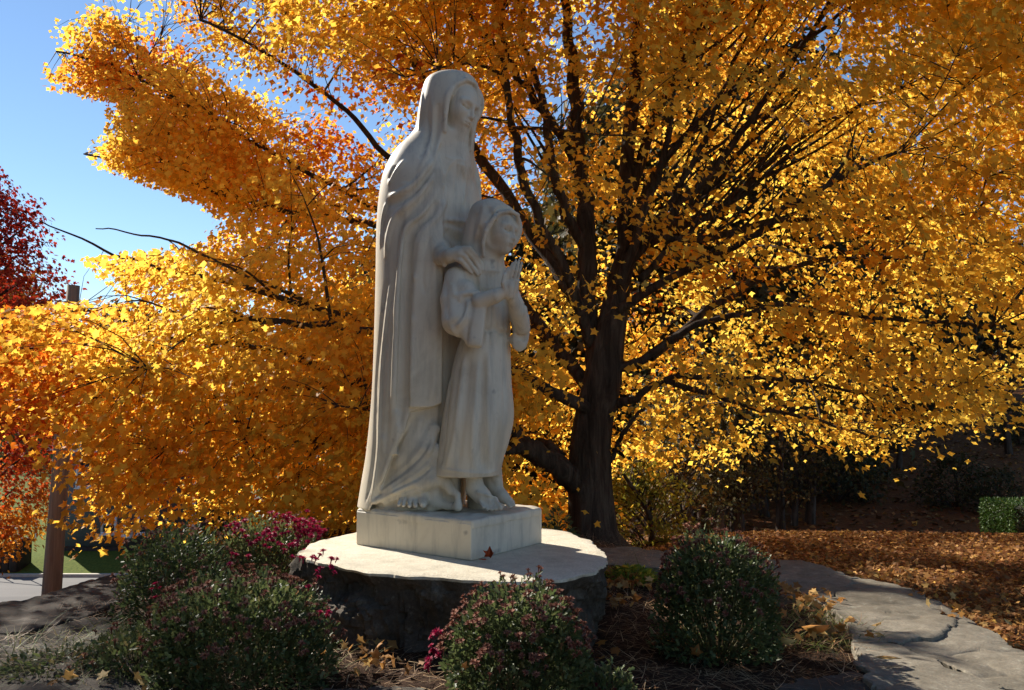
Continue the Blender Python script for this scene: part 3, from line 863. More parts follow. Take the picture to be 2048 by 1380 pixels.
# praying hands
def hand_up(dx, dY, near):
    cf.cap([W(1019 + dx, 590, 4.365 + dY), W(1021 + dx, 575, 4.36 + dY)], [.026, .028], k=.012)
    cf.cap([W(1012 + dx, 566, 4.36 + dY), W(1028 + dx, 562, 4.36 + dY)], [.017, .016], k=.02)
    tips = ((1006, 562, 1016, 535), (1013, 559, 1025, 526), (1021, 557, 1032, 520), (1029, 558, 1038, 525))
    for (x0, y0, x1, y1) in tips:
        cf.cap([W(x0 + dx, y0, 4.355 + dY), W((x0 + x1) / 2 + dx - .5, (y0 + y1) / 2, 4.35 + dY), W(x1 + dx, y1, 4.355 + dY)], [.0098, .0095, .0065], k=.001)
    cf.cap([W(1011 + dx, 582, 4.35 + dY), W(1006 + dx, 566, 4.34 + dY), W(1009 + dx, 550, 4.34 + dY)], [.014, .012, .009], k=.006)
hand_up(0, 0, True)
hand_up(6, .034, False)

# ---------- the woman's hand on the child's shoulder
joint = Field(); joint.ops = list(cf.ops)
def onc(pts, off=0.0, far=4.62):
    q = np.array(pts, float); P = joint.trace(q[:, 0], q[:, 1])
    P[:, 1] = np.minimum(P[:, 1], far)
    d = P - np.array([0, 0, CAMZ]); d /= np.linalg.norm(d, axis=1)[:, None]
    return P - d * off
wf.cap([W(876, 488, 4.68), W(886, 508, 4.54)], [.062, .054], k=.02)           # sleeve round the wrist
wf.cap([W(889, 500, 4.49), W(884, 514, 4.475), W(889, 530, 4.48)], .013, k=.012)
wf.cap([W(884, 516, 4.52), W(900, 512, 4.455)], [.042, .036], k=.012)
wf.cap([W(900, 511, 4.455), W(918, 508, 4.44)], [.036, .034], k=.02)
wf.cap([W(915, 498, 4.46), W(930, 499, 4.435)], [.020, .017], k=.02)
for pts in ([(928, 497), (938, 497), (952, 511), (962, 527), (965, 540)], [(924, 503), (934, 503), (948, 518), (957, 534), (961, 547)],
            [(918, 511), (928, 512), (940, 527), (950, 540), (956, 550)], [(912, 518), (921, 521), (932, 533), (939, 540), (944, 546)]):
    P = onc(pts, .006)
    P[0] = W(pts[0][0], pts[0][1], 4.43); P[1] = W(pts[1][0], pts[1][1], 4.425)
    P[2] = (P[2] * .6 + W(pts[2][0], pts[2][1], 4.42) * .4)
    wf.cap(P, [.015, .0145, .013, .0115, .009], k=.004)

marble = NT('weathered_white_marble')
n1 = marble.noise(2.2, 8, .62, .6); n2 = marble.noise(14, 6, .7); n3 = marble.noise(60, 4, .6)
streak = marble.noise(5, 6, .7, .3, vec=(3.0, 3.0, .35))
c1 = marble.ramp(n1, [(.30, (.44, .385, .295)), (.48, (.615, .55, .43)), (.75, (.70, .635, .51))])
c2 = marble.mix(marble.ramp(streak, [(.50, (0, 0, 0)), (.72, (.75, .75, .75))]), c1, (.36, .325, .265))
c3 = marble.mix(marble.ramp(n2, [(.62, (0, 0, 0)), (.78, (.6, .6, .6))]), c2, (.40, .36, .30))
spot = marble.ramp(marble.noise(7, 3, .5), [(.67, (0, 0, 0)), (.74, (.75, .75, .75))])
c4 = marble.mix(spot, c3, (.24, .22, .20))
marble.bump(marble.mix(.5, n2, n3), .18, .004)
marble.fin(c4, .55, .35)
MARBLE = marble.m

statue = empty('statue', (-.36, 4.75, .60), 'white marble statue of a veiled woman with one hand on a praying hooded child', 'statue')
HSTEP = STATUE_H if 'STATUE_H' in globals() else .0062
for nm, fd, lo, hi in (('woman_figure', wf, (-1.0, 4.30, .74), (-.10, 5.26, 3.34)), ('child_figure', cf, (-.56, 4.26, .76), (.16, 4.98, 2.60))):
    V, Q = surface_nets(fd, lo, hi, HSTEP)
    o = mesh_np(nm, V, Q, MARBLE, smooth=True)
    keep(o, statue)

# plinth: bevelled block with an uneven carved top
pl = [G(712, 1089, .60), G(942, 1122, .60), G(1084, 1086, .60)]
pl = [np.array(v) for v in pl]
pl.append(pl[0] + pl[2] - pl[1])
def block(corners, z0, z1, name, mat, bev=.006, top_noise=0.0, n=40):
    import bmesh
    bm = bmesh.new()
    A, B, D_ = corners[0], corners[1], corners[3]
    grid = {}
    for i in range(n + 1):
        for j in range(n + 1):
            u, v = i / n, j / n
            p = A + (B - A) * u + (D_ - A) * v
            e = min(u, v, 1 - u, 1 - v)
            zz = z1 + (top_noise * (mnoise.noise(Vector((p[0] * 6, p[1] * 6, 3.1))) + .6) * min(1, e * 9) if top_noise else 0)
            grid[i, j] = bm.verts.new((p[0], p[1], zz))
    for i in range(n):
        for j in range(n):
            bm.faces.new((grid[i, j], grid[i + 1, j], grid[i + 1, j + 1], grid[i, j + 1]))
    ring = [(i, 0) for i in range(n)] + [(n, j) for j in range(n)] + [(i, n) for i in range(n, 0, -1)] + [(0, j) for j in range(n, 0, -1)]
    low = {}
    for k in ring:
        c = grid[k].co; low[k] = bm.verts.new((c.x, c.y, z0))
    m = len(ring)
    for a in range(m):
        k0, k1 = ring[a], ring[(a + 1) % m]
        bm.faces.new((grid[k1], grid[k0], low[k0], low[k1]))
    bm.faces.new([low[k] for k in ring])
    bmesh.ops.recalc_face_normals(bm, faces=bm.faces)
    me = bpy.data.meshes.new(name); bm.to_mesh(me); bm.free()
    me.materials.append(mat)
    o = bpy.data.objects.new(name, me); C.objects.link(o)
    md = o.modifiers.new('b', 'BEVEL'); md.width = bev; md.segments = 3; md.limit_method = 'ANGLE'; md.angle_limit = math.radians(50)
    return o
keep(block(pl, .60, .782, 'plinth', MARBLE, .006, .012), statue)
V, Q = None, None
# carved ground under the feet
gf = Field()
cen = (pl[0] + pl[2]) / 2
Rg = np.eye(3)
e1 = (pl[1] - pl[0]) / np.linalg.norm(pl[1] - pl[0]); e2 = np.array([-e1[1], e1[0], 0]);
Rg = np.stack([e1, e2, [0, 0, 1.0]])
def slab(P):
    q = np.abs((P - np.array([cen[0], cen[1], .775])) @ Rg.T) - np.array([.405, .305, .012])
    wob = .006 * np.sin(P[:, 0] * 17 + 1) * np.sin(P[:, 1] * 13) + .004 * np.sin(P[:, 0] * 41) * np.cos(P[:, 1] * 37)
    return np.linalg.norm(np.maximum(q, 0), axis=1) + np.minimum(q.max(1), 0) - .014 + wob
gf.add(slab, (-1, 4, .7), (1, 5.5, .9), 0)
V, Q = surface_nets(gf, (-.95, 4.15, .755), (.25, 5.35, .86), .008)
keep(mesh_np('carved_ground', V, Q, MARBLE, smooth=True), statue)
# ------------------------------------------------------------------ the golden maple
maple = empty('maple_tree', (0.82, 8.2, 0), 'large maple in golden yellow autumn leaf with dark trunk behind the statue', 'tree')
YT = 8.2
limbs = {}
def LP(pts):  # px,py,Y,r
    pts = np.array(pts, float)
    P = W(pts[:, 0], pts[:, 1], pts[:, 2])
    full = catmull(np.concatenate([P, pts[:, 3:4]], 1), len(pts) * 7)
    return full
LIMBS = [
 ('trunk', [(1190, 1110, 8.2, .36), (1188, 1088, 8.2, .30), (1186, 1060, 8.2, .235), (1184, 1010, 8.2, .215), (1182, 950, 8.2, .203), (1184, 880, 8.2, .190), (1192, 820, 8.2, .185), (1202, 770, 8.2, .185), (1212, 700, 8.2, .165), (1224, 640, 8.2, .138),
            (1240, 560, 8.25, .115), (1254, 500, 8.3, .095), (1250, 430, 8.35, .08), (1254, 320, 8.45, .07), (1266, 200, 8.55, .07), (1274, 80, 8.6, .055), (1280, -120, 8.7, .04), (1290, -420, 8.8, .015)]),
 ('limb', [(1205, 770, 8.25, .11), (1186, 690, 8.3, .10), (1174, 600, 8.35, .098), (1174, 520, 8.4, .098), (1172, 430, 8.45, .09), (1160, 330, 8.5, .07), (1152, 230, 8.6, .075), (1142, 110, 8.7, .06), (1126, -40, 8.8, .045), (1110, -330, 9, .015)]),
 ('limb', [(1170, 500, 8.4, .06), (1130, 420, 8.3, .05), (1104, 330, 8.2, .045), (1090, 220, 8.1, .04), (1050, 90, 8, .032), (1030, -80, 7.9, .02)]),
 ('limb', [(1160, 340, 8.5, .055), (1120, 270, 8.4, .048), (1070, 200, 8.2, .042), (1020, 130, 8.0, .035), (960, 60, 7.8, .028), (900, -60, 7.6, .015)]),
 ('limb', [(1185, 690, 8.2, .06), (1130, 540, 8.0, .05), (1060, 400, 7.8, .045), (1030, 280, 7.6, .04), (1012, 150, 7.5, .032), (1000, 20, 7.4, .02)]),
 ('limb', [(1190, 790, 8.2, .09), (1110, 690, 8.6, .06), (960, 500, 9.0, .048), (800, 340, 9.4, .038), (680, 210, 9.7, .028), (540, 110, 10.0, .02), (400, 40, 10.4, .018)]),
 ('limb', [(1175, 640, 8.3, .07), (1040, 430, 8.9, .06), (880, 200, 9.3, .05), (770, 40, 9.6, .038), (700, -150, 9.8, .02)]),
 ('limb', [(1180, 820, 8.1, .07), (1080, 770, 7.9, .055), (900, 690, 7.7, .045), (700, 655, 7.6, .035), (560, 645, 7.5, .028), (380, 640, 7.6, .018)]),
 ('limb', [(1168, 985, 8.2, .12), (1130, 945, 8.1, .115), (1080, 910, 8.0, .105), (1040, 880, 7.95, .09), (1000, 840, 7.9, .08), (900, 800, 7.9, .06), (740, 765, 7.9, .05), (560, 780, 8.0, .04), (330, 800, 8.1, .03), (80, 780, 8.3, .018)]),
 ('limb', [(1050, 885, 7.95, .06), (1010, 898, 7.8, .05), (880, 885, 7.7, .042), (700, 880, 7.8, .034), (520, 905, 7.9, .026), (330, 960, 8.1, .015)]),
 ('limb', [(1130, 940, 8.1, .055), (1100, 890, 8.3, .05), (1060, 890, 8.6, .04), (1010, 870, 8.9, .03), (860, 960, 9.5, .015)]),
 ('limb', [(1110, 690, 8.6, .06), (900, 500, 9.6, .042), (640, 360, 10.4, .030), (430, 240, 11.0, .022), (260, 150, 11.4, .024), (110, 100, 11.6, .012)]),
 ('limb', [(960, 500, 9.0, .045), (700, 440, 9.6, .036), (480, 400, 10.2, .028), (300, 330, 10.8, .020), (170, 310, 11, .010)]),
 ('limb', [(900, 690, 7.7, .04), (650, 620, 8.2, .032), (430, 560, 8.6, .024), (260, 520, 8.9, .016), (80, 440, 9.1, .007)]),
 ('limb', [(650, 620, 8.2, .025), (470, 540, 8.6, .018), (330, 480, 9, .012), (190, 455, 9.2, .006)]),
 ('limb', [(740, 765, 7.9, .04), (520, 700, 8.4, .03), (300, 680, 8.9, .022), (60, 700, 9.4, .014), (-200, 720, 9.6, .008)]),
 ('limb', [(1236, 590, 8.2, .06), (1290, 480, 8.1, .045), (1370, 400, 7.9, .042), (1450, 310, 7.8, .034), (1530, 200, 7.7, .028), (1620, 70, 7.6, .02), (1700, -80, 7, .015)]),
 ('limb', [(1254, 470, 8.3, .06), (1310, 350, 8.2, .045), (1380, 260, 8.1, .034), (1480, 170, 8.0, .026), (1600, 90, 7.9, .025), (1720, 0, 7.8, .012)]),
 ('limb', [(1250, 520, 8.3, .06), (1340, 460, 8.6, .052), (1440, 420, 8.9, .044), (1530, 330, 9.2, .036), (1640, 250, 9.4, .026), (1800, 180, 9.6, .012)]),
 ('limb', [(1236, 620, 8.1, .05), (1370, 540, 7.8, .034), (1500, 480, 7.5, .03), (1570, 420, 7.3, .026), (1700, 345, 7.1, .02), (1800, 300, 7.0, .010)]),
 ('limb', [(1224, 740, 8.2, .06), (1290, 715, 8.0, .04), (1400, 650, 7.9, .032), (1560, 615, 7.8, .024), (1760, 640, 7.7, .016), (1980, 650, 7.3, .014)]),
 ('limb', [(1222, 812, 8.15, .05), (1270, 795, 8.0, .036), (1330, 760, 7.9, .03), (1440, 752, 7.8, .024), (1620, 765, 7.7, .016), (1820, 810, 7.5, .012)]),
 ('limb', [(1218, 925, 8.15, .024), (1238, 890, 8.1, .022), (1262, 845, 8.0, .018), (1300, 805, 8, .012)]),
 ('limb', [(1264, 380, 8.4, .06), (1320, 210, 8.5, .05), (1390, 60, 8.6, .04), (1450, -110, 8.7, .03), (1500, -350, 8.8, .012)]),
 ('limb', [(1300, 470, 8.0, .045), (1400, 480, 8.4, .04), (1560, 440, 9.0, .034), (1750, 440, 9.6, .026), (1950, 430, 10, .012)]),
 ('limb', [(1300, 715, 8.0, .045), (1450, 600, 8.6, .036), (1640, 520, 9.2, .028), (1860, 520, 9.8, .014)]),
 ('limb', [(1240, 570, 8.0, .05), (1290, 420, 7.9, .04), (1330, 300, 7.8, .03), (1350, 160, 7.8, .02), (1375, 30, 7.8, .01)]),
 ('limb', [(1250, 540, 8.1, .045), (1330, 420, 7.9, .034), (1400, 300, 7.8, .026), (1440, 190, 7.8, .018), (1500, 60, 7.8, .01)]),
 ('limb', [(1290, 480, 8.1, .04), (1400, 400, 8.3, .03), (1490, 290, 8.4, .022), (1560, 190, 8.5, .014)]),
 ('limb', [(1280, 560, 8.0, .035), (1390, 450, 8.2, .028), (1500, 380, 8.3, .02), (1600, 280, 8.4, .012)]),
 ('limb', [(1330, 760, 7.9, .03), (1450, 800, 8.3, .024), (1620, 840, 8.7, .017), (1780, 880, 9, .009)]),
]
limb_pts = []
for nm, L in LIMBS:
    F = LP(L)
    n0 = len(F)
    jit = np.array([[mnoise.noise(Vector((i * .35, j * 9.1, L[0][1] * .1))) for j in range(3)] for i in range(n0)])
    if nm == 'limb': F[:, :3] += jit * np.minimum(np.arange(n0) / 8, 1)[:, None] * .05
    if nm == 'trunk':
        V, Q = tube(F[:, :3], F[:, 3], 28, rough=.16, seed=2)
        # root flare
        zz = V[:, 2]; ax = np.array([F[0, 0], F[0, 1]])
        ang = np.arctan2(V[:, 1] - 8.2, V[:, 0] - .82)
        fl = 1 + .22 * np.exp(-np.maximum(zz + .05, 0) / .16) * (.6 + .5 * np.sin(ang * 4 + 1))
        V[:, 0] = np.where(zz < 1, .82 + (V[:, 0] - .82) * fl, V[:, 0]); V[:, 1] = np.where(zz < 1, 8.2 + (V[:, 1] - 8.2) * fl, V[:, 1])
    else:
        V, Q = tube(F[:, :3], F[:, 3], 10, rough=.12, seed=L[0][0])
    keep(mesh_np(nm, V, Q, BARK, smooth=True), maple)
    limb_pts.append(F)
allp = np.concatenate([f[6:] for f in limb_pts])

# crown outline as seen, turned into a volume
LEFT_PY = [-800, -500, -250, -100, 0, 35, 60, 100, 150, 185, 205, 240, 262, 300, 335, 360, 385, 405, 430, 455, 480, 500, 515, 560, 585, 600, 612, 640, 800, 860, 1100]
LEFT_PX = [900, 560, 320, 230, 190, 120, 95, 92, 78, 90, 200, 215, 205, 160, 190, 260, 330, 380, 420, 420, 380, 300, 150, 200, 235, 190, 10, -30, -50, 40, 110]
BOT_PX = [-450, -100, 0, 100, 150, 200, 240, 285, 300, 390, 410, 560, 700, 1000, 1130, 1225, 1260, 1310, 1350, 1430, 1500, 1570, 1650, 1700, 1800, 1850, 1950, 2010, 2048, 2300, 2700]
BOT_PY = [790, 810, 815, 825, 860, 880, 1060, 1060, 950, 948, 1020, 1050, 1050, 1050, 1045, 930, 930, 940, 915, 915, 872, 862, 875, 912, 900, 858, 832, 772, 745, 635, 390]
def seg_occ(P, A, B):
    """distance of the sun ray through P from the segment A-B"""
    ab = B - A
    n = np.cross(ab, SUN_DIR)
    # project to plane perpendicular to the sun
    def pr(q): return q - np.outer(q @ SUN_DIR, SUN_DIR) if q.ndim == 2 else q - (q @ SUN_DIR) * SUN_DIR
    p, a, b = pr(P), pr(A), pr(B)
    t = np.clip(((p - a) @ (b - a)) / ((b - a) @ (b - a)), 0, 1)
    return np.linalg.norm(p - a - t[:, None] * (b - a), axis=1)
def in_corridor(P, grow=0.0):
    m = seg_occ(P, np.array([-.42, 4.75, .9]), np.array([-.40, 4.72, 3.05])) < .42 + grow
    t = (P[:, 2] - .6) / SUN_DIR[2]
    h = P - t[:, None] * SUN_DIR
    m |= (((h[:, 0] + .30) / 1.0) ** 2 + ((h[:, 1] - 4.62) / .80) ** 2) < (1 + grow) ** 2
    thin = (h[:, 0] > 1.2) & (h[:, 1] > 3.2) & (h[:, 0] < 9)
    m |= thin & (np.modf(np.abs(P[:, 0] * 91.7 + P[:, 1] * 53.3 + P[:, 2] * 71.1))[0] < THIN)
    # a glade of light on the right hand mum and path
    for cx, cy, r in GLADES:
        m |= ((h[:, 0] - cx) ** 2 + (h[:, 1] - cy) ** 2) < r * r
    return m
THIN = .45
GLADES = [(.95, 4.05, .42), (1.6, 4.95, .42), (2.05, 4.3, .46), (2.5, 3.6, .46), (1.55, 3.75, .30), (.72, 5.0, .26), (-.45, 3.40, .26), (-.05, 3.60, .26), (-1.5, 5.15, .30), (.75, 5.7, .22), (3.3, 6.3, .62), (2.6, 7.5, .5), (4.5, 7.4, .65), (3.2, 4.9, .5), (2.2, 5.8, .42), (3.9, 8.6, .6), (5.6, 8.2, .6)]

def sample_clusters(n, r):
    px = r.uniform(-450, 2700, n); py = r.uniform(-800, 1100, n)
    ok = (px > np.interp(py, LEFT_PY, LEFT_PX)) & (py < np.interp(px, BOT_PX, BOT_PY))
    ok &= (py > -430 + .00042 * (px - 1200) ** 2 - 260)
    px, py = px[ok], py[ok]; n = len(px)
    dl = px - np.interp(py, LEFT_PY, LEFT_PX); db = np.interp(px, BOT_PX, BOT_PY) - py
    edge = np.clip(np.minimum(dl / 90, 1), .32, 1)
    keepm = r.random(n) < edge
    px, py = px[keepm], py[keepm]; n = len(px)
    u = r.random(n)
    Y = np.where(u < .42, r.uniform(6.4, 8.0, n), np.where(u < .7, r.uniform(8.0, 9.6, n), r.uniform(9.6, 11.6, n)))
    # upper left part of the crown stands further back
    ul = (px < 560) & (py < 420)
    Y = np.where(ul, r.uniform(10.0, 12.4, n), Y)
    # nearer and lower parts on the left stay behind the statue
    P = W(px, py, Y)
    return px, py, Y, P
pr = np.random.default_rng(11)
px, py, Y, P = sample_clusters(15500, pr)
ex = pr.uniform(150, 1050, 1500); ey = pr.uniform(-120, 430, 1500); e_ok = (ex > np.interp(ey, LEFT_PY, LEFT_PX) + 25)
ex, ey = ex[e_ok], ey[e_ok]; eY = pr.uniform(9.4, 12.4, len(ex))
dr = (px > 1400) & (py < 700) & (Y < 8.4) & (pr.random(len(px)) < .22)
px, py, Y = px[~dr], py[~dr], Y[~dr]
px, py, Y = np.concatenate([px, ex]), np.concatenate([py, ey]), np.concatenate([Y, eY]); P = W(px, py, Y)
bad = in_corridor(P, .12)
P[bad] = W(px[bad], py[bad], pr.uniform(10.6, 12.8, bad.sum())); Y[bad] = P[bad, 1]
ok = ~in_corridor(P, .10)
# keep the trunk and the heart of the tree open towards us
dax = np.abs(px - np.interp(py, [0, 400, 600, 780, 1090], [1200, 1215, 1225, 1200, 1186]))
wid = np.interp(py, [-300, 0, 300, 560, 640, 760, 860, 1080], [14, 34, 50, 66, 84, 100, 115, 110])
fr = (Y < 8.6) & (py > -100)
ok &= ~(fr & (dax < wid) & (pr.random(len(px)) < np.where(py > 560, .985, .30)))
# branchy windows right of the trunk
def win(cx, cy, rx, ry, p):
    global ok
    ok &= ~((((px - cx) / rx) ** 2 + ((py - cy) / ry) ** 2 < 1) & (Y < 9.4) & (pr.random(len(px)) < p))
win(1430, 330, 190, 170, .50); win(1090, 230, 110, 170, .42); win(1300, 620, 100, 100, .15); win(1350, 150, 120, 110, .15); win(1620, 80, 90, 80, .5); win(720, 200, 150, 130, .35)
win(1065, 900, 85, 75, .97); win(1300, 760, 100, 35, .6); win(1500, 420, 110, 80, .5)
# gaps right through
for cx, cy, rx, ry in ((1110, 200, 26, 60), (1060, 300, 16, 40), (1130, 440, 16, 40), (700, 245, 22, 22), (570, 185, 30, 22), (610, 215, 20, 18), (1215, 60, 20, 30), (1235, 200, 18, 40), (1650, 40, 45, 40), (1600, 80, 25, 25), (770, 250, 25, 20), (1980, 655, 35, 22),
                       (1990, 695, 30, 12), (735, 540, 22, 14), (1690, 130, 14, 18), (690, 5, 30, 12), (500, 150, 22, 14), (1120, 500, 10, 26), (1700, 20, 24, 20), (1820, 60, 16, 12), (180, 700, 14, 12), (330, 600, 16, 10), (1150, 60, 10, 30)):
    g = (((px - cx) / (rx + 16)) ** 2 + ((py - cy) / (ry + 16)) ** 2 < 1)
    ok &= ~(g & (pr.random(len(px)) < .93))
ok &= P[:, 2] > terrain(P[:, 0], P[:, 1]) + .12
px, py, Y, P = px[ok], py[ok], Y[ok], P[ok]
print('clusters', len(P))
# twigs: secondary branches then twigs to every cluster
def nearest(Q, S):
    out = np.zeros(len(Q), int)
    for c in range(0, len(Q), 2000):
        D = ((Q[c:c + 2000, None] - S[None]) ** 2).sum(2); out[c:c + 2000] = D.argmin(1)
    return out
sec_i = pr.choice(np.where(px - np.interp(py, LEFT_PY, LEFT_PX) > 70)[0], 420, replace=False)
tw = Acc(); nodes = [allp[:, :3]]
for k in sec_i:
    e = P[k]
    # join where the limb is nearer the trunk than the tip is
    d = np.linalg.norm(allp[:, :3] - e, axis=1) + .35 * np.abs(np.linalg.norm(allp[:, :2] - [.82, 8.2], axis=1) - .75 * math.hypot(e[0] - .82, e[1] - 8.2))
    j = d.argmin(); s0 = allp[j, :3]
    L = np.linalg.norm(e - s0)
    if L > 2.4 or (e[2] < s0[2] - .5): continue
    mid = (s0 + e) / 2 + pr.normal(0, .06 * L, 3) + np.array([0, 0, .10 * L])
    path = catmull([s0, mid, e], 9)
    r0 = min(allp[j, 3] * .6, .008 + .012 * L)
    V, Q = tube(path, np.linspace(r0, .005, 9), 5); tw.add(V, Q)
    nodes.append(path[2:])
nodes = np.concatenate(nodes)
ni = nearest(P, nodes)
for k in range(len(P)):
    s0 = nodes[ni[k]]; e = P[k]; L = np.linalg.norm(e - s0)
    if L > 1.0 or L < .05 or e[2] < s0[2] - .45: continue
    path = catmull([s0, (s0 + e) / 2 + pr.normal(0, .05 * L, 3) + np.array([0, 0, .08 * L]), e], 4)
    V, Q = tube(path, np.linspace(.0045 + .003 * L, .002, 4), 3); tw.add(V, Q)
# bare ascending shoots in the open heart of the crown
for k in range(80):
    f = limb_pts[pr.choice([16, 17, 18, 19, 23, 24, 25, 26, 27, 28, 29, 26, 27, 28, 29, 2, 3])]
    s0 = f[pr.integers(6, len(f) - 4), :3]
    d = np.array([pr.uniform(.35, 1.0) * (1 if s0[0] > .9 else -.6), pr.uniform(-.4, .3), pr.uniform(.5, 1.0)]); d /= np.linalg.norm(d)
    L = pr.uniform(.5, 1.5)
    path = catmull([s0, s0 + d * L * .5 + pr.normal(0, .04, 3), s0 + d * L + np.array([0, 0, .1])], 7)
    V, Q = tube(path, np.linspace(pr.uniform(.010, .024), .005, 7), 5); tw.add(V, Q)
t_o = tw.build('twigs', BARK, smooth=True); t_o['kind'] = 'stuff'; keep(t_o, maple)

# leaves
def spray_leaves(P, per, r, rad=.30, size=(.065, .105), axis=(.82, 8.2), tintc=None, droop=.5, flat=.45):
    n = len(P); cnt = np.maximum(r.poisson(per, n), 3)
    idx = np.repeat(np.arange(n), cnt); N = len(idx)
    out = P[:, :2] - np.array(axis); out /= np.linalg.norm(out, axis=1)[:, None] + 1e-6
    o3 = np.concatenate([out, np.full((n, 1), -.15)], 1)
    q = r.normal(0, 1, (N, 3)) * np.array([rad, rad, rad * flat]) * .62
    pos = P[idx] + q + o3[idx] * (r.uniform(-.5, .6, N) * rad)[:, None]
    pos[:, 2] -= (q[:, 0] ** 2 + q[:, 1] ** 2) * .9
    tip = o3[idx] * .7 + r.normal(0, .48, (N, 3)) + np.array([0, 0, -droop])
    nr = np.array([0, 0, .75]) + r.normal(0, .42, (n, 3))[idx] + r.normal(0, .34, (N, 3)) + o3[idx] * .45
    S = r.uniform(size[0], size[1], N) * (1 + .25 * r.normal(0, .5, N)).clip(.6, 1.5)
    t = tintc[idx] + r.normal(0, .07, N) + r.normal(0, .06, n)[idx]
    tint = np.stack([t.clip(0, 1), r.random(N), r.random(N)], 1)
    return pos, S, tip, nr, tint
MAPLE = leaf_mat('golden_maple_leaf', [(0.0, (.94, .67, .10)), (.35, (.93, .59, .075)), (.62, (.89, .44, .045)), (.82, (.70, .14, .012)), (1.0, (.55, .06, .01))], trans=.70, rough=.55, spec=.15)
tc = np.array([.36 + .50 * mnoise.noise(Vector(p * .55)) + .12 * mnoise.noise(Vector(p * 2.1)) for p in P])
tc += .28 * np.exp(-(((px - 760) / 160) ** 2 + ((py - 280) / 120) ** 2)) + .25 * np.exp(-(((px - 400) / 60) ** 2 + ((py - 460) / 50) ** 2)) + .18 * np.exp(-(((px - 1290) / 60) ** 2 + ((py - 620) / 90) ** 2))
tc += .30 * (1 - sstep(40, 200, px)) * (py > 560) - .12 * sstep(1350, 1600, px)
tc = tc.clip(0, 1)
lr = np.random.default_rng(5)
pos, S, tip, nr, tint = spray_leaves(P, 44, lr, tintc=tc, size=(.044, .086))
m = ~in_corridor(pos, -.02) & (pos[:, 2] > terrain(pos[:, 0], pos[:, 1]) + .03)
# nothing may hang in front of the statue
lx, ly = pix(pos)
m &= ~((pos[:, 1] < 6.2) & (lx > 560) & (lx < 1250))
# thin the spill of leaves over the sky on the left
dl = lx - np.interp(ly, LEFT_PY, LEFT_PX)
m &= (dl > 34) | ((dl > 0) & (lr.random(len(lx)) < .4)) | (ly < -20) | (ly > 620)
pos, S, tip, nr, tint, lx, ly = pos[m], S[m], tip[m], nr[m], tint[m], lx[m], ly[m]
print('leaves', len(pos))
vis = (lx > 0) & (lx < 2048) & (ly > 0) & (ly < 1380)
score = np.where(vis, pos[:, 1] / S * .08, 99)
big = np.argsort(score)[:300]
rest = np.ones(len(pos), bool); rest[big] = False
nearl = rest & (pos[:, 1] < 7.3); farl = rest & ~nearl
cu = lr.uniform(-.5, 1.3, len(pos)); A_ = leaves_mesh(pos[nearl], S[nearl], tip[nearl], nr[nearl], tint[nearl], curl=cu[nearl]); B_ = leaves_mesh(pos[farl], S[farl] * 1.12, tip[farl], nr[farl], tint[farl], LEAF3, curl=cu[farl])
F = [A_[1][0], np.concatenate([B_[1][0] + len(A_[0])])]
o = mesh_np('foliage', np.concatenate([A_[0], B_[0]]), F, MAPLE, col=np.concatenate([A_[2], B_[2]])); o['kind'] = 'stuff'; keep(o, maple)
protos = []
for k in range(8):
    V, F, cc = leaves_mesh(np.zeros((1, 3)), np.ones(1), np.array([[0, 1., 0]]), np.array([[0, 0, 1.]]), np.array([[.08 + k * .08, (k * .37) % 1, .5]]))
    me = bpy.data.meshes.new('leaf'); 
    tmp = mesh_np('leaf', V, F, MAPLE, col=cc); protos.append(tmp.data); bpy.data.objects.remove(tmp)
Rm = rand_rot(tip[big], nr[big])
for q, k in enumerate(big):
    o = bpy.data.objects.new('leaf', protos[int(np.clip((tint[k, 0] - .08) / .08, 0, 7))]); C.objects.link(o); o.parent = maple
    M = np.eye(4); M[:3, :3] = Rm[q].T * S[k]; M[:3, 3] = pos[k] - np.array(maple.location)
    o.matrix_local = Matrix(M.tolist())
# ------------------------------------------------------------------ chrysanthemums
MUM = leaf_mat('chrysanthemum_leaf', [(0, (.045, .065, .025)), (.5, (.10, .13, .045)), (.8, (.18, .195, .075)), (1, (.26, .15, .07))], trans=.4, rough=.5, spec=.35)
FRESH = leaf_mat('magenta_petals', [(0, (.30, .006, .045)), (1, (.48, .018, .09))], trans=.3, rough=.6)
SPENT = leaf_mat('spent_petals', [(0, (.15, .045, .035)), (.5, (.26, .10, .065)), (1, (.38, .20, .12))], trans=.15, rough=.8)
STEM = NT('plant_stem').fin((.09, .085, .03), .7)
DRY = leaf_mat('dry_leaf', [(0, (.12, .045, .015)), (.4, (.30, .13, .035)), (.7, (.50, .25, .07)), (1, (.62, .42, .16))], trans=.3, rough=.65)

MUMLEAF = np.array([(0, -.5, 0), (.26, -.18, .05), (.12, .05, 0), (.24, .30, .04), (0, .56, -.05), (-.24, .30, .04), (-.12, .05, 0), (-.26, -.18, .05)], float)
def mumleaf_mesh(P, S, tip, nrm, tint):
    R = rand_rot(tip, nrm); n = len(P); k = 8
    V = P[:, None] + np.einsum('nkj,nji->nki', np.broadcast_to(MUMLEAF, (n, k, 3)), R) * S[:, None, None]
    b = (np.arange(n) * k)[:, None]
    return V.reshape(-1, 3), [np.concatenate([b + np.array([0, 1, 2, 3, 4]), b + np.array([0, 4, 5, 6, 7])])], np.repeat(tint, k, axis=0)

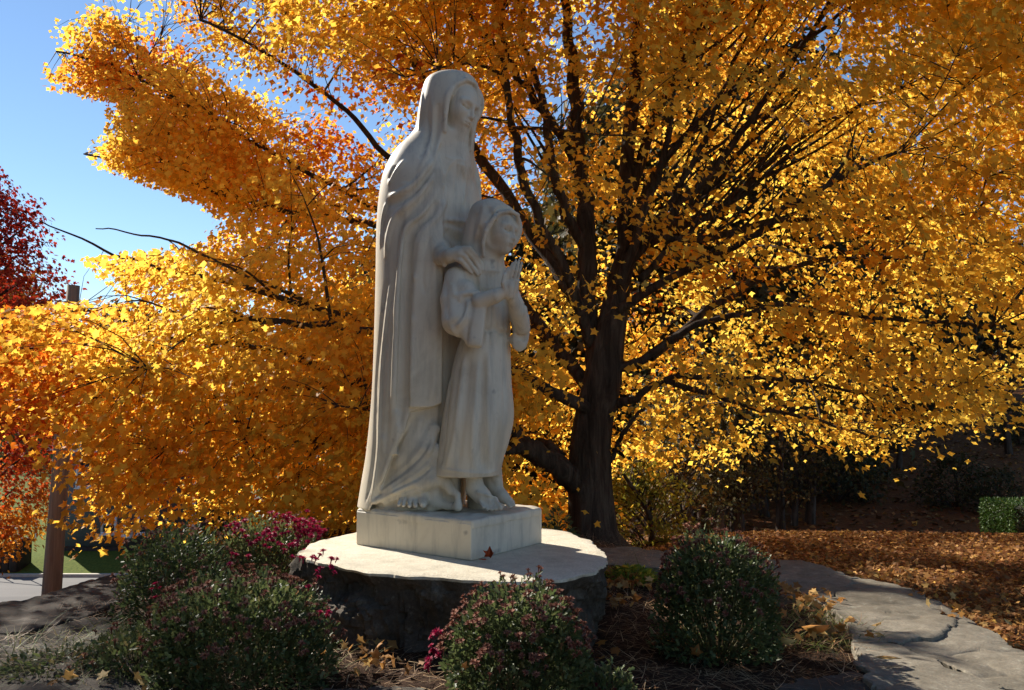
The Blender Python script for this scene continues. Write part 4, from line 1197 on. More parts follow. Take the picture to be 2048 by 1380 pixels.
def flower_mesh(name, mat, petals, r, cup, rows, seed, tv):
    rr = np.random.default_rng(seed); a = Acc()
    for row in range(rows):
        f = row / max(rows - 1, 1)
        for k in range(petals - row * 2):
            an = 2 * math.pi * (k + .5 * (row % 2)) / (petals - row * 2) + rr.normal(0, .12)
            L = r * (1 - .45 * f) * rr.uniform(.85, 1.15); up = cup + .9 * f + rr.normal(0, .12)
            d = np.array([math.cos(an) * math.cos(up), math.sin(an) * math.cos(up), math.sin(up)])
            s = np.array([-math.sin(an), math.cos(an), 0]) * r * .17
            b = d * r * .12; m_ = d * L * .6 + np.array([0, 0, -.02 * r]); t = d * L
            c = np.array([tv[0] + rr.uniform(0, tv[1]), rr.random(), 0])
            a.add([b, m_ - s, t, m_ + s], [[0, 1, 2], [0, 2, 3]], c)
    V, F = tube([(0, 0, -r * 1.1), (0, 0, -r * .2), (0, 0, r * .12)], [r * .08, r * .16, r * .3], 5)
    a.add(V, F, (tv[0], .1, 0))
    o = a.build(name, mat); me = o.data; bpy.data.objects.remove(o); return me
FRESH_ME = [flower_mesh('flower', FRESH, 13, .021, .15, 4, s, (.1, .8)) for s in range(3)]
SPENT_ME = [flower_mesh('flower', SPENT, 9, .0125, .35, 3, 10 + s, (.1, .8)) for s in range(3)]

def mum(cx, cy, z0, rx, ry, h, nleaf, seed, label, flowers=(), spent=150, leaf=(.022, .036), lean=(0, 0), green=.45, sil=None):
    r = np.random.default_rng(seed)
    t = empty('chrysanthemum', (cx, cy, z0), label, 'flower plant', 'chrysanthemum plants round the statue')
    def dome(n, lo, hi):
        # random points of an uneven dome shell
        th = r.uniform(0, 2 * np.pi, n); ph = np.arccos(1 - r.random(n) * 1.12)
        rad = r.uniform(lo, hi, n) ** .5
        bump = np.array([1 + .16 * mnoise.noise(Vector((math.cos(a) * 1.7 + seed, math.sin(a) * 1.7, b * 1.8))) + .06 * mnoise.noise(Vector((math.cos(a) * 6 + seed, math.sin(a) * 6, b * 6))) for a, b in zip(th, ph)])
        rad = rad * bump
        sp = np.sin(ph) ** .72; cp = np.sign(np.cos(ph)) * np.abs(np.cos(ph)) ** .8
        x = np.cos(th) * sp * rad; y = np.sin(th) * sp * rad; z = cp * rad
        N = np.stack([x / rx, y / ry, z / h], 1); N /= np.linalg.norm(N, axis=1)[:, None]
        P = np.stack([cx + x * rx + lean[0] * z, cy + y * ry + lean[1] * z, z0 + (z * .88 + .12) * h], 1)
        P[:, 2] = np.maximum(P[:, 2], z0 + .01)
        return P, N
    P, N = dome(nleaf, .35, 1.0)
    S = r.uniform(leaf[0], leaf[1], nleaf)
    tip = N * .8 + r.normal(0, .5, (nleaf, 3)) + np.array([0, 0, .35]); nr = r.normal(0, .6, (nleaf, 3)) + np.array([0, 0, .8])
    clump = np.array([mnoise.noise(Vector(p * 9)) for p in P])
    tint = np.stack([(green + .25 * clump + r.normal(0, .18, nleaf)).clip(0, 1), r.random(nleaf), r.random(nleaf)], 1)
    V, F, c = mumleaf_mesh(P, S, tip, nr, tint)
    o = mesh_np('foliage', V, F, MUM, col=c); o['kind'] = 'stuff'; keep(o, t)
    a = Acc()
    Q, _ = dome(90, .7, .98)
    for q in Q:
        b = np.array([cx + (q[0] - cx) * .25, cy + (q[1] - cy) * .25, z0 - .02])
        m_ = (b + q) / 2 + np.array([(q[0] - cx) * .12, (q[1] - cy) * .12, -.01])
        V, F = tube(catmull([b, m_, q], 5), [.0035, .003, .0026, .002, .0015], 4); a.add(V, F)
    o = a.build('stems', STEM); o['kind'] = 'stuff'; keep(o, t)
    def put(P, N, mes, s0, s1):
        for p, n_ in zip(P, N):
            o = bpy.data.objects.new('flower', mes[r.integers(len(mes))]); C.objects.link(o); o.parent = t
            d = Vector(n_ * .6 + np.array([0, 0, .7]) + r.normal(0, .25, 3)).normalized()
            M = d.to_track_quat('Z', 'Y').to_matrix().to_4x4()
            s = r.uniform(s0, s1)
            o.matrix_local = Matrix.Translation(Vector((p - np.array(t.location)).tolist())) @ M @ Matrix.Scale(s, 4)
    if spent:
        Pf, Nf = dome(spent * 2, .97, 1.03)
        m = (Pf[:, 2] > z0 + h * .42); put((Pf + Nf * .016)[m][:spent], Nf[m][:spent], SPENT_ME, 1.05, 1.7)
    for (fx, fy, FY, n, spread, s) in flowers:
        c0 = W(fx, fy, FY)
        q = c0 + r.normal(0, 1, (n, 3)) * np.array([spread, spread * .8, spread * .7])
        nn = (q - np.array([cx, cy, z0 + h * .3])); nn /= np.linalg.norm(nn, axis=1)[:, None]
        put(q, nn, FRESH_ME, s * .85, s * 1.15)
    return t
mum(.025, 3.36, .22, .285, .27, .45, 5800, 1, 'round chrysanthemum of brown spent flowers before the granite stone, magenta blooms at its left',
    [(870, 1262, 3.25, 5, .016, .85), (866, 1306, 3.18, 6, .016, .85), (860, 1330, 3.16, 3, .010, .8)], 290)
mum(.955, 3.98, .24, .295, .28, .535, 6000, 2, 'tall rounded green chrysanthemum at the right side of the flower bed',
    [], 190, green=.42)
mum(-1.12, 3.56, .20, .40, .34, .47, 7500, 3, 'largest chrysanthemum bush at the lower left with shaded green leaves and russet tops',
    [(625, 1110, 3.45, 9, .035, .85), (640, 1150, 3.4, 6, .03, .8), (560, 1095, 3.5, 5, .03, .8), (480, 1120, 3.4, 4, .03, .8), (650, 1225, 3.4, 3, .015, .8), (672, 1118, 3.5, 3, .015, .7), (300, 1182, 3.6, 4, .025, .7)], 290, green=.5, lean=(-.05, 0))
mum(-1.80, 4.55, .22, .30, .30, .50, 3200, 4, 'dark shaded chrysanthemum behind the big left bush and beside the shaded ledge', [], 90, green=.35)
mum(-1.50, 5.25, .22, .38, .28, .47, 3600, 5, 'chrysanthemum in full magenta bloom left of the granite stone',
    [(600, 1040, 5.05, 22, .055, 1.1), (560, 1034, 5.1, 12, .04, 1.1), (630, 1064, 4.98, 16, .045, 1.1), (585, 1065, 5.0, 10, .04, 1.05), (515, 1078, 4.98, 12, .04, 1.05), (470, 1056, 5.05, 12, .035, 1.1), (545, 1072, 4.96, 10, .035, 1.05), (610, 1085, 4.9, 8, .04, 1.0)], 40, green=.6)
mum(-1.62, 3.75, .20, .26, .30, .20, 1300, 6, 'low straggling chrysanthemum spreading over straw at the left', [], 25, green=.55, leaf=(.02, .034))

# low green weed with yellow leaves behind the right mum
def low_plant(name, cx, cy, z0, r0, h, n, seed, label, cat, mat, tv, leafs, shape=LEAF6, group=None):
    r = np.random.default_rng(seed); t = empty(name, (cx, cy, z0), label, cat, group)
    th = r.uniform(0, 6.283, n); q = np.sqrt(r.random(n)); zz = r.random(n) ** .7 * (1 - .5 * q ** 2)
    P = np.stack([cx + np.cos(th) * q * r0, cy + np.sin(th) * q * r0, z0 + zz * h], 1)
    out = np.stack([np.cos(th), np.sin(th), r.uniform(.1, .9, n)], 1)
    tint = np.stack([(tv[0] + r.normal(0, tv[1], n)).clip(0, 1), r.random(n), r.random(n)], 1)
    V, F, c = leaves_mesh(P, r.uniform(leafs[0], leafs[1], n), out + r.normal(0, .4, (n, 3)), r.normal(0, .5, (n, 3)) + np.array([0, 0, .8]), tint, shape)
    o = mesh_np('foliage', V, F, mat, col=c); o['kind'] = 'stuff'; keep(o, t)
    a = Acc()
    for k in range(min(26, n // 4)):
        V, F = tube(catmull([(cx, cy, z0 - .02), (P[k] + [cx, cy, z0]) / 2, P[k]], 4), [.004, .003, .002, .001], 4); a.add(V, F)
    o = a.build('stems', STEM); o['kind'] = 'stuff'; keep(o, t)
    return t
WEED = leaf_mat('bright_weed_leaf', [(0, (.10, .17, .02)), (.5, (.24, .30, .04)), (1, (.60, .42, .05))], trans=.45)
p = G(1262, 1160, .25); low_plant('weed_clump', p[0], p[1], .24, .17, .10, 420, 21, 'bright yellow green weeds among orange leaves behind the tall right chrysanthemum', 'weeds', WEED, (.4, .25), (.03, .055))
p = W(1112, 1055, 5.9); low_plant('low_shrub', p[0], p[1], .05, .20, .62, 700, 22, 'small dark shrub just behind the right end of the plinth', 'shrub', MUM, (.4, .2), (.03, .05))
p = G(120, 1335, .25); low_plant('trailing_plant', p[0], p[1], .22, .26, .12, 420, 23, 'thin green trailing plant over the shaded lower left stone', 'plant', MUM, (.5, .2), (.02, .04))
p = G(330, 1290, .25); low_plant('trailing_plant', p[0], p[1], .22, .22, .16, 380, 24, 'sprawling green shoots between the big left bush and the left ledge', 'plant', MUM, (.55, .2), (.02, .04))

# grass blades and pine straw
def ribbons(name, P, D, L, wd, bend, mat, tint, kind='stuff', seg=3):
    n = len(P); D = D / np.linalg.norm(D, axis=1)[:, None]
    side = np.cross(D, np.array([0, 0, 1.]) + 1e-3); side /= np.linalg.norm(side, axis=1)[:, None]
    Vs = []
    for k in range(seg + 1):
        f = k / seg; w = wd * (1 - .85 * f)
        c = P + D * (L * f)[:, None] + bend * (f * f)
        Vs += [c - side * w[:, None], c + side * w[:, None]]
    V = np.stack(Vs, 1).reshape(-1, 3); b = (np.arange(n) * 2 * (seg + 1))[:, None]
    F = np.concatenate([b + np.array([2 * k, 2 * k + 1, 2 * k + 3, 2 * k + 2]) for k in range(seg)])
    o = mesh_np(name, V, F, mat, col=np.repeat(tint, 2 * (seg + 1), axis=0)); o['kind'] = kind
    return o
def inside(poly, x, y):
    c = np.zeros(len(x), bool); n = len(poly)
    for i in range(n):
        (x0, y0), (x1, y1) = poly[i], poly[(i + 1) % n]
        m = ((y0 > y) != (y1 > y)) & (x < (x1 - x0) * (y - y0) / (y1 - y0 + 1e-12) + x0); c ^= m
    return c
STRAW = leaf_mat('pine_straw', [(0, (.11, .05, .025)), (.5, (.30, .16, .07)), (1, (.58, .42, .24))], trans=.1, rough=.6, spec=.4)
r = np.random.default_rng(31)
n = 26000
bx = np.array(bed_poly)
x = r.uniform(bx[:, 0].min(), bx[:, 0].max(), n); y = r.uniform(max(2.6, bx[:, 1].min()), bx[:, 1].max(), n)
m = inside(bed_poly, x, y) & ~inside(disc, x, y); x, y = x[m], y[m]; n = len(x)
def bedz(x, y):
    return .225 + np.array([.045 * fbm(a * 1.6, b * 1.6, 9.9, 5) + .0225 * math.floor(3 * fbm(a * .9 + 9.9, b * 2.2, 4, 3)) / 3 for a, b in zip(x, y)])
z = bedz(x, y)
P_ = np.stack([x, y, z + r.uniform(.004, .05, n)], 1); th = r.uniform(0, 6.283, n)
D = np.stack([np.cos(th), np.sin(th), r.normal(.02, .16, n)], 1)
L = r.uniform(.05, .17, n); bend = r.normal(0, .02, (n, 3)); bend[:, 2] -= .012
tag(ribbons('pine_straw', P_, D, L, r.uniform(.0009, .0022, n), bend, STRAW, np.stack([r.random(n), r.random(n), r.random(n)], 1)),
    'brown pine straw mulch strewn over the flower bed', 'straw', kind='stuff')
GRASS = leaf_mat('grass_blade', [(0, (.06, .10, .02)), (.6, (.15, .18, .04)), (1, (.36, .28, .11))], trans=.3)
pts = []
for (px_, py_, k, s) in ((150, 1300, 260, .30), (260, 1290, 260, .22), (340, 1250, 200, .2), (60, 1355, 160, .22), (230, 1350, 200, .25), (420, 1330, 160, .2), (1660, 1290, 120, .12), (1610, 1240, 90, .12), (1240, 1150, 160, .10), (1690, 1260, 60, .08), (1440, 1290, 120, .12), (560, 1340, 100, .15)):
    c = G(px_, py_, .24); pts.append(c + r.normal(0, 1, (k, 3)) * np.array([s, s * .7, 0]))
P_ = np.concatenate(pts); n = len(P_); th = r.uniform(0, 6.283, n)
D = np.stack([np.cos(th) * .8, np.sin(th) * .8, r.uniform(.3, 1.2, n)], 1); bend = np.stack([np.cos(th) * .06, np.sin(th) * .06, -r.uniform(.02, .09, n)], 1)
tag(ribbons('grass_tufts', P_, D, r.uniform(.07, .20, n), r.uniform(.0015, .003, n), bend, GRASS, np.stack([r.random(n), r.random(n), r.random(n)], 1), seg=4),
    'thin grass tufts growing at the rim of the flower bed', 'grass', kind='stuff')

# leaf litter on the lawn
def litter(name, x, y, z, mat, tv, size, label, seed, up=.9, shape=LEAF10):
    r = np.random.default_rng(seed); n = len(x)
    P_ = np.stack([x, y, z], 1); th = r.uniform(0, 6.283, n)
    tip = np.stack([np.cos(th), np.sin(th), r.normal(0, .35, n)], 1); nr = r.normal(0, .42, (n, 3)) + np.array([0, 0, up])
    tint = np.stack([(tv[0] + r.normal(0, tv[1], n)).clip(0, 1), r.random(n), r.random(n)], 1)
    V, F, c = leaves_mesh(P_, r.uniform(size[0], size[1], n), tip, nr, tint, shape, curl=r.uniform(-.9, 1.3, n))
    return tag(mesh_np(name, V, F, mat, col=c), label, 'leaves', kind='stuff')
LIT = leaf_mat('fallen_leaf', [(0, (.11, .048, .02)), (.4, (.25, .115, .038)), (.75, (.42, .22, .06)), (1, (.72, .44, .08))], trans=.25, rough=.7)
n = 62000
y = 3.0 + (11.3 - 3.0) * r.random(n) ** .8; x = r.uniform(-1.0, 1.0, n) * (y * .66 + .2) + .2
zt = terrain(x, y)
lawn = [tuple(G(a, b, .05)[:2]) for a, b in ((1180, 1096), (1330, 1090), (1540, 1112), (1720, 1146), (1900, 1205), (2060, 1290), (2400, 1500), (2800, 1500), (2600, 1030), (1200, 1030))]
px_, py_ = pix(np.stack([x, y, zt], 1))
inbed = inside(bed_poly, x, y) | inside(disc, x, y)
slabs = np.zeros(n, bool)
for pl_, zt_, _ in SM: slabs |= inside(Gp(pl_, zt_), x, y)
m = ~inbed & ~slabs & ((x > .4) | (r.random(n) < .35))
litter('fallen_leaves', x[m], y[m], zt[m] + r.uniform(.0, .045, m.sum()), LIT, (.48, .20), (.030, .060), 'thick layer of brown and orange fallen maple leaves on the lawn', 41, shape=LEAF3)
# leaves caught on the bed and in the joints of the stones
pts = []
for (a, b, k, s) in ((1250, 1170, 60, .10), (1235, 1150, 40, .08), (1600, 1200, 50, .12), (1570, 1180, 24, .08), (1610, 1235, 20, .1), (1800, 1150, 24, .10), (1870, 1190, 24, .10), (1940, 1230, 20, .1), (740, 1300, 16, .10), (780, 1330, 12, .1), (1230, 1200, 16, .1),
                     (1640, 1270, 16, .12), (1160, 1300, 10, .12), (1700, 1260, 10, .1), (420, 1320, 14, .2), (300, 1340, 14, .2), (660, 1280, 10, .08)):
    c = G(a, b, .27); pts.append(c + r.normal(0, 1, (k, 3)) * np.array([s, s * .8, .012]))
P_ = np.concatenate(pts)
litter('drifted_leaves', P_[:, 0], P_[:, 1], np.maximum(P_[:, 2], .27) + .01, DRY, (.62, .25), (.035, .062), 'orange and tan dry leaves drifted between the stones and plants', 43, .6)

# single leaves that catch the light
def single_leaf(px_, py_, z, size, ti, lab, mat=DRY, tip=(1, 0, .1), nrm=(0, 0, 1), curl=.8, shape=LEAF10):
    c = G(px_, py_, z)
    V, F, cc = leaves_mesh(np.array([[0, 0, 0.]]), np.array([size * .68]), np.array([tip], float), np.array([nrm], float), np.array([[ti, .8, .5]]), shape, curl=np.array([curl]))
    o = mesh_np('dry_leaf', V, F, mat, col=cc); o.location = c.tolist()
    md = o.modifiers.new('s', 'SOLIDIFY'); md.thickness = .0008
    tag(o, lab, 'leaf', 'single dry leaves lying about the bed')
RED = leaf_mat('russet_leaf', [(0, (.36, .05, .015)), (1, (.5, .12, .03))], trans=.4)
single_leaf(981, 1106, .640, .085, .3, 'russet leaf standing up against the front corner of the plinth', RED, (.25, .1, 1), (.5, -.8, .1), -.9)
single_leaf(966, 1120, .612, .060, .6, 'small russet leaf lying flat on the granite by the plinth corner', RED, (-.8, -.3, .1), (0, 0, 1), .6)
single_leaf(1393, 1300, .30, .085, .35, 'tan leaf standing on edge below the tall right chrysanthemum', DRY, (.35, 0, 1), (0, -1, .2), .4)
single_leaf(1572, 1286, .285, .11, .95, 'bright yellow tan curled leaf on the soil right of the tall right chrysanthemum', DRY, (-.8, .4, .1), (0, -.5, .8), .9, LEAF6 * 1.3)
single_leaf(1630, 1264, .295, .13, .55, 'long pinkish brown curled leaf resting at the edge of the ledge stone', DRY, (.95, -.2, .1), (0, -.6, .7), 1.1, LEAF6 * 1.4)
single_leaf(1775, 1318, .315, .12, .9, 'flat pale leaf lying on the lichened ledge stone', DRY, (1, -.15, .02), (0, 0, 1), .2, LEAF6 * 1.3)
single_leaf(752, 1306, .33, .075, .50, 'orange leaf caught upright on the pine straw before the granite stone', DRY, (.1, .1, 1), (.2, -.9, .2), .8)
single_leaf(686, 1290, .33, .060, 1.0, 'pale curled leaf on the straw at the right foot of the big left bush', DRY, (-.3, .1, 1), (.6, -.7, .3), 1.2)
single_leaf(930, 1330, .42, .045, .75, 'small tan leaf stuck low in the front round chrysanthemum', DRY, (.5, 0, 1), (0, -1, .3), .5)
single_leaf(348, 1316, .29, .050, 1.0, 'small white leaf in the shade below the big left bush', DRY, (.9, 0, .6), (0, -.8, .6), .3)
single_leaf(318, 1250, .33, .055, 1.0, 'pale thin leaf lying left of the big left bush', DRY, (1, 0, .1), (0, -.5, .9), .3)
# small red flowers at the very bottom
p = G(1215, 1392, .24)
mum(p[0], p[1], .20, .12, .10, .16, 420, 61, 'small plant with bright red flowers at the bottom edge of the picture', [(1195, 1374, p[1], 5, .015, .7), (1228, 1376, p[1], 5, .015, .7)], 0)
# ------------------------------------------------------------------ trees and bushes behind
def tree_mesh(seed, H, R, base, ncl, per, leafsize, ratio=1.0, conical=False, rad=.5, warm=0.0):
    """trunk, limbs and leaves of one tree standing at the origin"""
    r = np.random.default_rng(seed); a = Acc()
    tr = catmull([(0, 0, -.3), (r.normal(0, .1), r.normal(0, .1), H * .4), (r.normal(0, .2), r.normal(0, .2), H * .93)], 12)
    V, F = tube(tr, np.linspace(.022 * H + .03, .02, 12), 8, rough=.1, seed=seed); a.add(V, F)
    cl = []
    while len(cl) < ncl:
        u = r.uniform(0, 1); z = base + u * (H - base)
        prof = (1 - u) ** .8 if conical else math.sqrt(max(0, 1 - (2 * u - .85) ** 2 / 1.35)) 
        an = r.uniform(0, 6.283); q = R * prof * r.uniform(.25, 1) ** .5 * (1 + .22 * mnoise.noise(Vector((math.cos(an) * 2 + seed, math.sin(an) * 2, u * 4))))
        cl.append((math.cos(an) * q, math.sin(an) * q * ratio, z))
    cl = np.array(cl)
    for k in range(0, min(len(cl), 70)):
        e = cl[k]; z0 = max(base * .7, e[2] - np.hypot(e[0], e[1]) * (.7 if not conical else -.1))
        j = np.interp(z0, tr[:, 2], np.arange(12)); s0 = tr[int(j)]
        V, F = tube(catmull([s0, (s0 + e) / 2 + [0, 0, .1], e], 5), np.linspace(.006 * H, .008, 5), 4); a.add(V, F)
    pos, S, tip, nr, tint = spray_leaves(cl, per, r, rad=rad, size=leafsize, axis=(0, 0), tintc=np.clip(.45 + .5 * np.array([mnoise.noise(Vector(p * .5 + np.array([seed, 0, 0]))) for p in cl]) + warm * (.5 - cl[:, 2] / H), 0, 1))
    tk = a.build('trunk', BARK, smooth=True)
    V, F, c = leaves_mesh(pos, S, tip, nr, tint)
    return tk, V, F, c
def make_tree(name, seed, loc, H, R, base, ncl, per, size, mat, label, cat='tree', group=None, **k):
    t = empty(name, loc, label, cat, group)
    tk, V, F, c = tree_mesh(seed, H, R, base, ncl, per, size, **k)
    tk.parent = t
    o = mesh_np('crown', V, F, mat, col=c); o['kind'] = 'stuff'; o.parent = t
    return t
def copy_thing(src, loc, label, rz=0, sc=1.0):
    c = src.copy(); C.objects.link(c); c.location = loc; c.rotation_euler = (0, 0, rz); c.scale = (sc, sc, sc); c['label'] = label
    for ch in src.children:
        d = ch.copy(); C.objects.link(d); d.parent = c
    return c
REDM = leaf_mat('red_maple_leaf', [(0, (.28, .018, .010)), (.4, (.48, .05, .012)), (.62, (.66, .15, .02)), (1, (.80, .34, .04))], trans=.5)
WOOD = leaf_mat('dull_wood_leaf', [(0, (.030, .040, .015)), (.5, (.08, .065, .02)), (.8, (.20, .10, .02)), (1, (.30, .15, .03))], trans=.35)
RUST = leaf_mat('rust_leaf', [(0, (.30, .10, .02)), (.5, (.45, .18, .025)), (1, (.62, .32, .04))], trans=.45)
def tz(x, y): return float(terrain(np.array([x]), np.array([y]))[0])
x, y = -18.0, 27.0
make_tree('red_maple', 3, (x, y, tz(x, y)), 14.6, 3.4, 2.2, 850, 28, (.11, .17), REDM, 'crimson and orange maple at the left edge of the picture behind the utility pole', rad=.55, warm=1.1)
x, y = -21.5, 24.5
make_tree('red_maple', 8, (x, y, tz(x, y)), 10.5, 3.4, 1.5, 500, 24, (.11, .17), REDM, 'second red maple mostly outside the left edge of the picture', rad=.5, warm=.9)
# bushes past the trunk
SHR = leaf_mat('yellow_green_shrub_leaf', [(0, (.10, .12, .02)), (.5, (.35, .28, .03)), (1, (.70, .38, .03))], trans=.5)
p = W(1288, 1040, 10.2); make_tree('shrub', 14, (p[0], p[1], tz(p[0], p[1]) - .1), 1.15, .50, .1, 110, 22, (.035, .06), SHR, 'yellow green shrub just right of the maple trunk foot', cat='shrub', rad=.13)
p = W(1370, 1000, 14.0); make_tree('shrub', 15, (p[0], p[1], tz(p[0], p[1])), 2.3, .8, .1, 130, 22, (.05, .09), WOOD, 'dark bush in the shade behind the yellow green shrub', cat='shrub', rad=.2)
# wood on the slope: tall dark trees
kinds = []
for k, (H, R, b) in enumerate(((13.5, 3.4, 3.0), (16, 3.8, 3.6), (12, 2.8, 2.2))):
    kinds.append(make_tree('wood_tree', 50 + k, (0, 0, 0), H, R, b, 330, 22, (.22, .36), WOOD, 'x', group='dark trees of the wood behind the maple', rad=.9, conical=(k == 2)))
spots = [(4.5, 24), (6.5, 25.5), (8.8, 27), (3.0, 27.5), (6.2, 30), (10.5, 31), (2.0, 33), (8.0, 35), (12.5, 36), (15.5, 40), (5.0, 38), (10, 42), (0, 40), (18, 47), (13, 48), (7, 47), (3, 50), (21.5, 54), (16, 56), (10, 55), (25.5, 62), (30, 66), (20, 64), (35, 70), (-2, 29), (-4.5, 35), (-1, 47), (-6, 44), (40, 74), (46, 78), (28, 74), (-9, 52), (-14, 58), (52, 84)]
desc = ['slender', 'broad', 'pointed']
for k, (x, y) in enumerate(spots):
    px_, py_ = pix(np.array([x, y, tz(x, y)]))
    lab = f'{desc[k % 3]} dark wood tree ' + ('behind the maple trunk' if 1100 < px_ < 1500 else 'behind the statue' if 700 < px_ <= 1100 else 'on the slope at the far right' if px_ >= 1500 else 'behind the golden maple at left')
    if k < 3: kinds[k].location = (x, y, tz(x, y)); kinds[k]['label'] = lab
    else: copy_thing(kinds[k % 3], (x, y, tz(x, y)), lab, rz=k * 1.7, sc=.85 + .3 * ((k * .37) % 1))
# thin saplings with hanging leaves in the wood
r = np.random.default_rng(71)
sap = make_tree('sapling', 81, (0, 0, 0), 3.6, .7, .8, 60, 14, (.05, .09), WOOD, 'x', group='thin saplings at the edge of the wood', rad=.3)
for k in range(13):
    px_ = 1300 + k * 26 + r.uniform(-10, 10); Yv = r.uniform(16, 22); p = W(px_, 1000, Yv)
    lab = ('thin shaded sapling ' + ('nearest the yellow green shrub' if k < 4 else 'above the tall right chrysanthemum' if k < 9 else 'at the right of its row'))
    if k == 0: sap.location = (p[0], p[1], tz(p[0], p[1])); sap['label'] = lab
    else: copy_thing(sap, (p[0], p[1], tz(p[0], p[1])), lab, rz=k, sc=r.uniform(.8, 1.2))
# undergrowth and bare young trees on the shaded slope
r = np.random.default_rng(75)
ug = make_tree('undergrowth_bush', 83, (0, 0, 0), 1.7, 1.1, .05, 80, 16, (.07, .13), WOOD, 'x', cat='shrub', group='dull bushes on the shaded slope', rad=.35)
bt = make_tree('young_tree', 84, (0, 0, 0), 5.5, 1.3, 2.2, 40, 10, (.07, .12), WOOD, 'x', group='thin young trees on the shaded slope', rad=.4)
for k in range(26):
    px_ = 1440 + k * 24 + r.uniform(-16, 16); Yv = r.uniform(20, 44); p = W(px_, 1000, Yv)
    where = 'at the left of the shaded slope' if k < 8 else 'in the middle of the shaded slope' if k < 17 else 'above the clipped hedge'
    src, nm = (ug, 'dull low bush') if k % 3 else (bt, 'thin young tree')
    lab = f'{nm} {where}, ' + ('near the lawn' if Yv < 28 else 'half way up' if Yv < 36 else 'high up')
    loc = (p[0], p[1], tz(p[0], p[1]))
    if k == 0: bt.location = loc; bt['label'] = lab
    elif k == 1: ug.location = loc; ug['label'] = lab
    else: copy_thing(src, loc, lab, rz=k, sc=r.uniform(.6, 1.1))
n = 9000
y = r.uniform(12, 46, n); x = (r.uniform(1230, 2200, n) - 1024) / FPX * y
litter('slope_leaves', x, y, terrain(x, y) + .02, LIT, (.3, .25), (.10, .22), 'scattered brown fallen leaves on the shaded slope', 49, shape=LEAF3)
# clipped hedge at the right edge
HX = leaf_mat('hedge_leaf', [(0, (.02, .05, .010)), (.6, (.045, .095, .016)), (1, (.09, .14, .025))], trans=.25, rough=.5, spec=.3)
Yh = 12.5; x0 = (1982 - 1024) / FPX * Yh; base = tz(x0 + 1, Yh) - .1; top = CAMZ - (1000 - 800) / FPX * Yh
n = 15000; q = r.random((n, 3)); face = r.integers(0, 5, n)
Lx, Ly, Lz = 3.4, .9, top - base
q[face == 0, 0] = 0; q[face == 1, 0] = 1; q[face == 2, 1] = 0; q[face == 3, 1] = 1; q[face == 4, 2] = 1
q = q - .5
q = np.sign(q) * (np.abs(q) - .03 * (np.abs(q) ** 6) * 8)
P_ = np.stack([x0 + Lx * (q[:, 0] + .5), Yh + Ly * q[:, 1], base + Lz * (q[:, 2] + .5)], 1) + r.normal(0, .012, (n, 3))
# round the corners
nn = q * 2; nn = np.sign(nn) * np.abs(nn) ** 8 + .02
V, F, c = leaves_mesh(P_, r.uniform(.025, .05, n), nn + r.normal(0, .5, (n, 3)), nn + r.normal(0, .5, (n, 3)), np.stack([(.5 + r.normal(0, .25, n)).clip(0, 1), r.random(n), r.random(n)], 1), LEAF6)
hd = empty('hedge', (x0 + Lx / 2, Yh, base), 'clipped boxy green hedge at the right edge of the lawn', 'hedge')
o = mesh_np('foliage', V, F, HX, col=c); o['kind'] = 'stuff'; keep(o, hd)
a = Acc(); a.box((x0 + .06, Yh - Ly / 2 + .06, base), (x0 + Lx - .06, Yh + Ly / 2 - .06, top - .06)); keep(a.build('twig_core', NT('hedge_twigs').fin((.02, .022, .01), .9)), hd)

# ------------------------------------------------------------------ utility pole
pb = W(103, 1190, 19.0); pt = W(147, 571, 19.0)
pm = NT('weathered_pole_wood'); w1 = pm.noise(12, 6, .7, .3, vec=(1, 1, .05)); pm.bump(w1, .5, .01)
PW = pm.fin(pm.ramp(w1, [(.3, (.14, .09, .055)), (.6, (.29, .20, .125)), (.8, (.40, .30, .20))]), .85)
d = (pt - pb); foot = pb - d * ((pb[2] - (tz(pb[0], 19) - .5)) / d[2])
pole = empty('utility_pole', foot, 'brown wooden utility pole beside the road at the left', 'utility pole')
V, F = tube([foot, pb, (pb + pt) / 2, pt, pt + d * .001], [.21, .205, .165, .135, .02], 16)
keep(mesh_np('pole', V, F, PW, smooth=True), pole)
MET = NT('galvanised_metal').fin((.20, .20, .20), .5)
a = Acc()
for f in (.86, .93): 
    c = pb + d * f; V, F = tube([c + [0, 0, -.03], c + [0, 0, .03]], [.155, .155], 14); a.add(V, F)
keep(a.build('band', MET, smooth=True), pole)
CAB = NT('black_cable').fin((.02, .02, .02), .6)
for k, (A_, B_, lab) in enumerate(((pb + d * .93, np.array([14.0, 40.0, 6.0]), 'black overhead wire running from the pole to the right behind the golden maple'), (pb + d * .93, np.array([-40.0, 22.0, 5.2]), 'black overhead wire running from the pole out of the picture to the left'))):
    u = np.linspace(0, 1, 40)[:, None]; path = A_ * (1 - u) + B_ * u; path[:, 2] -= (4 * u * (1 - u) * .8)[:, 0]
    V, F = tube(path, .014, 6); tag(mesh_np('overhead_wire', V, F, CAB), lab, 'wire', 'overhead wires')

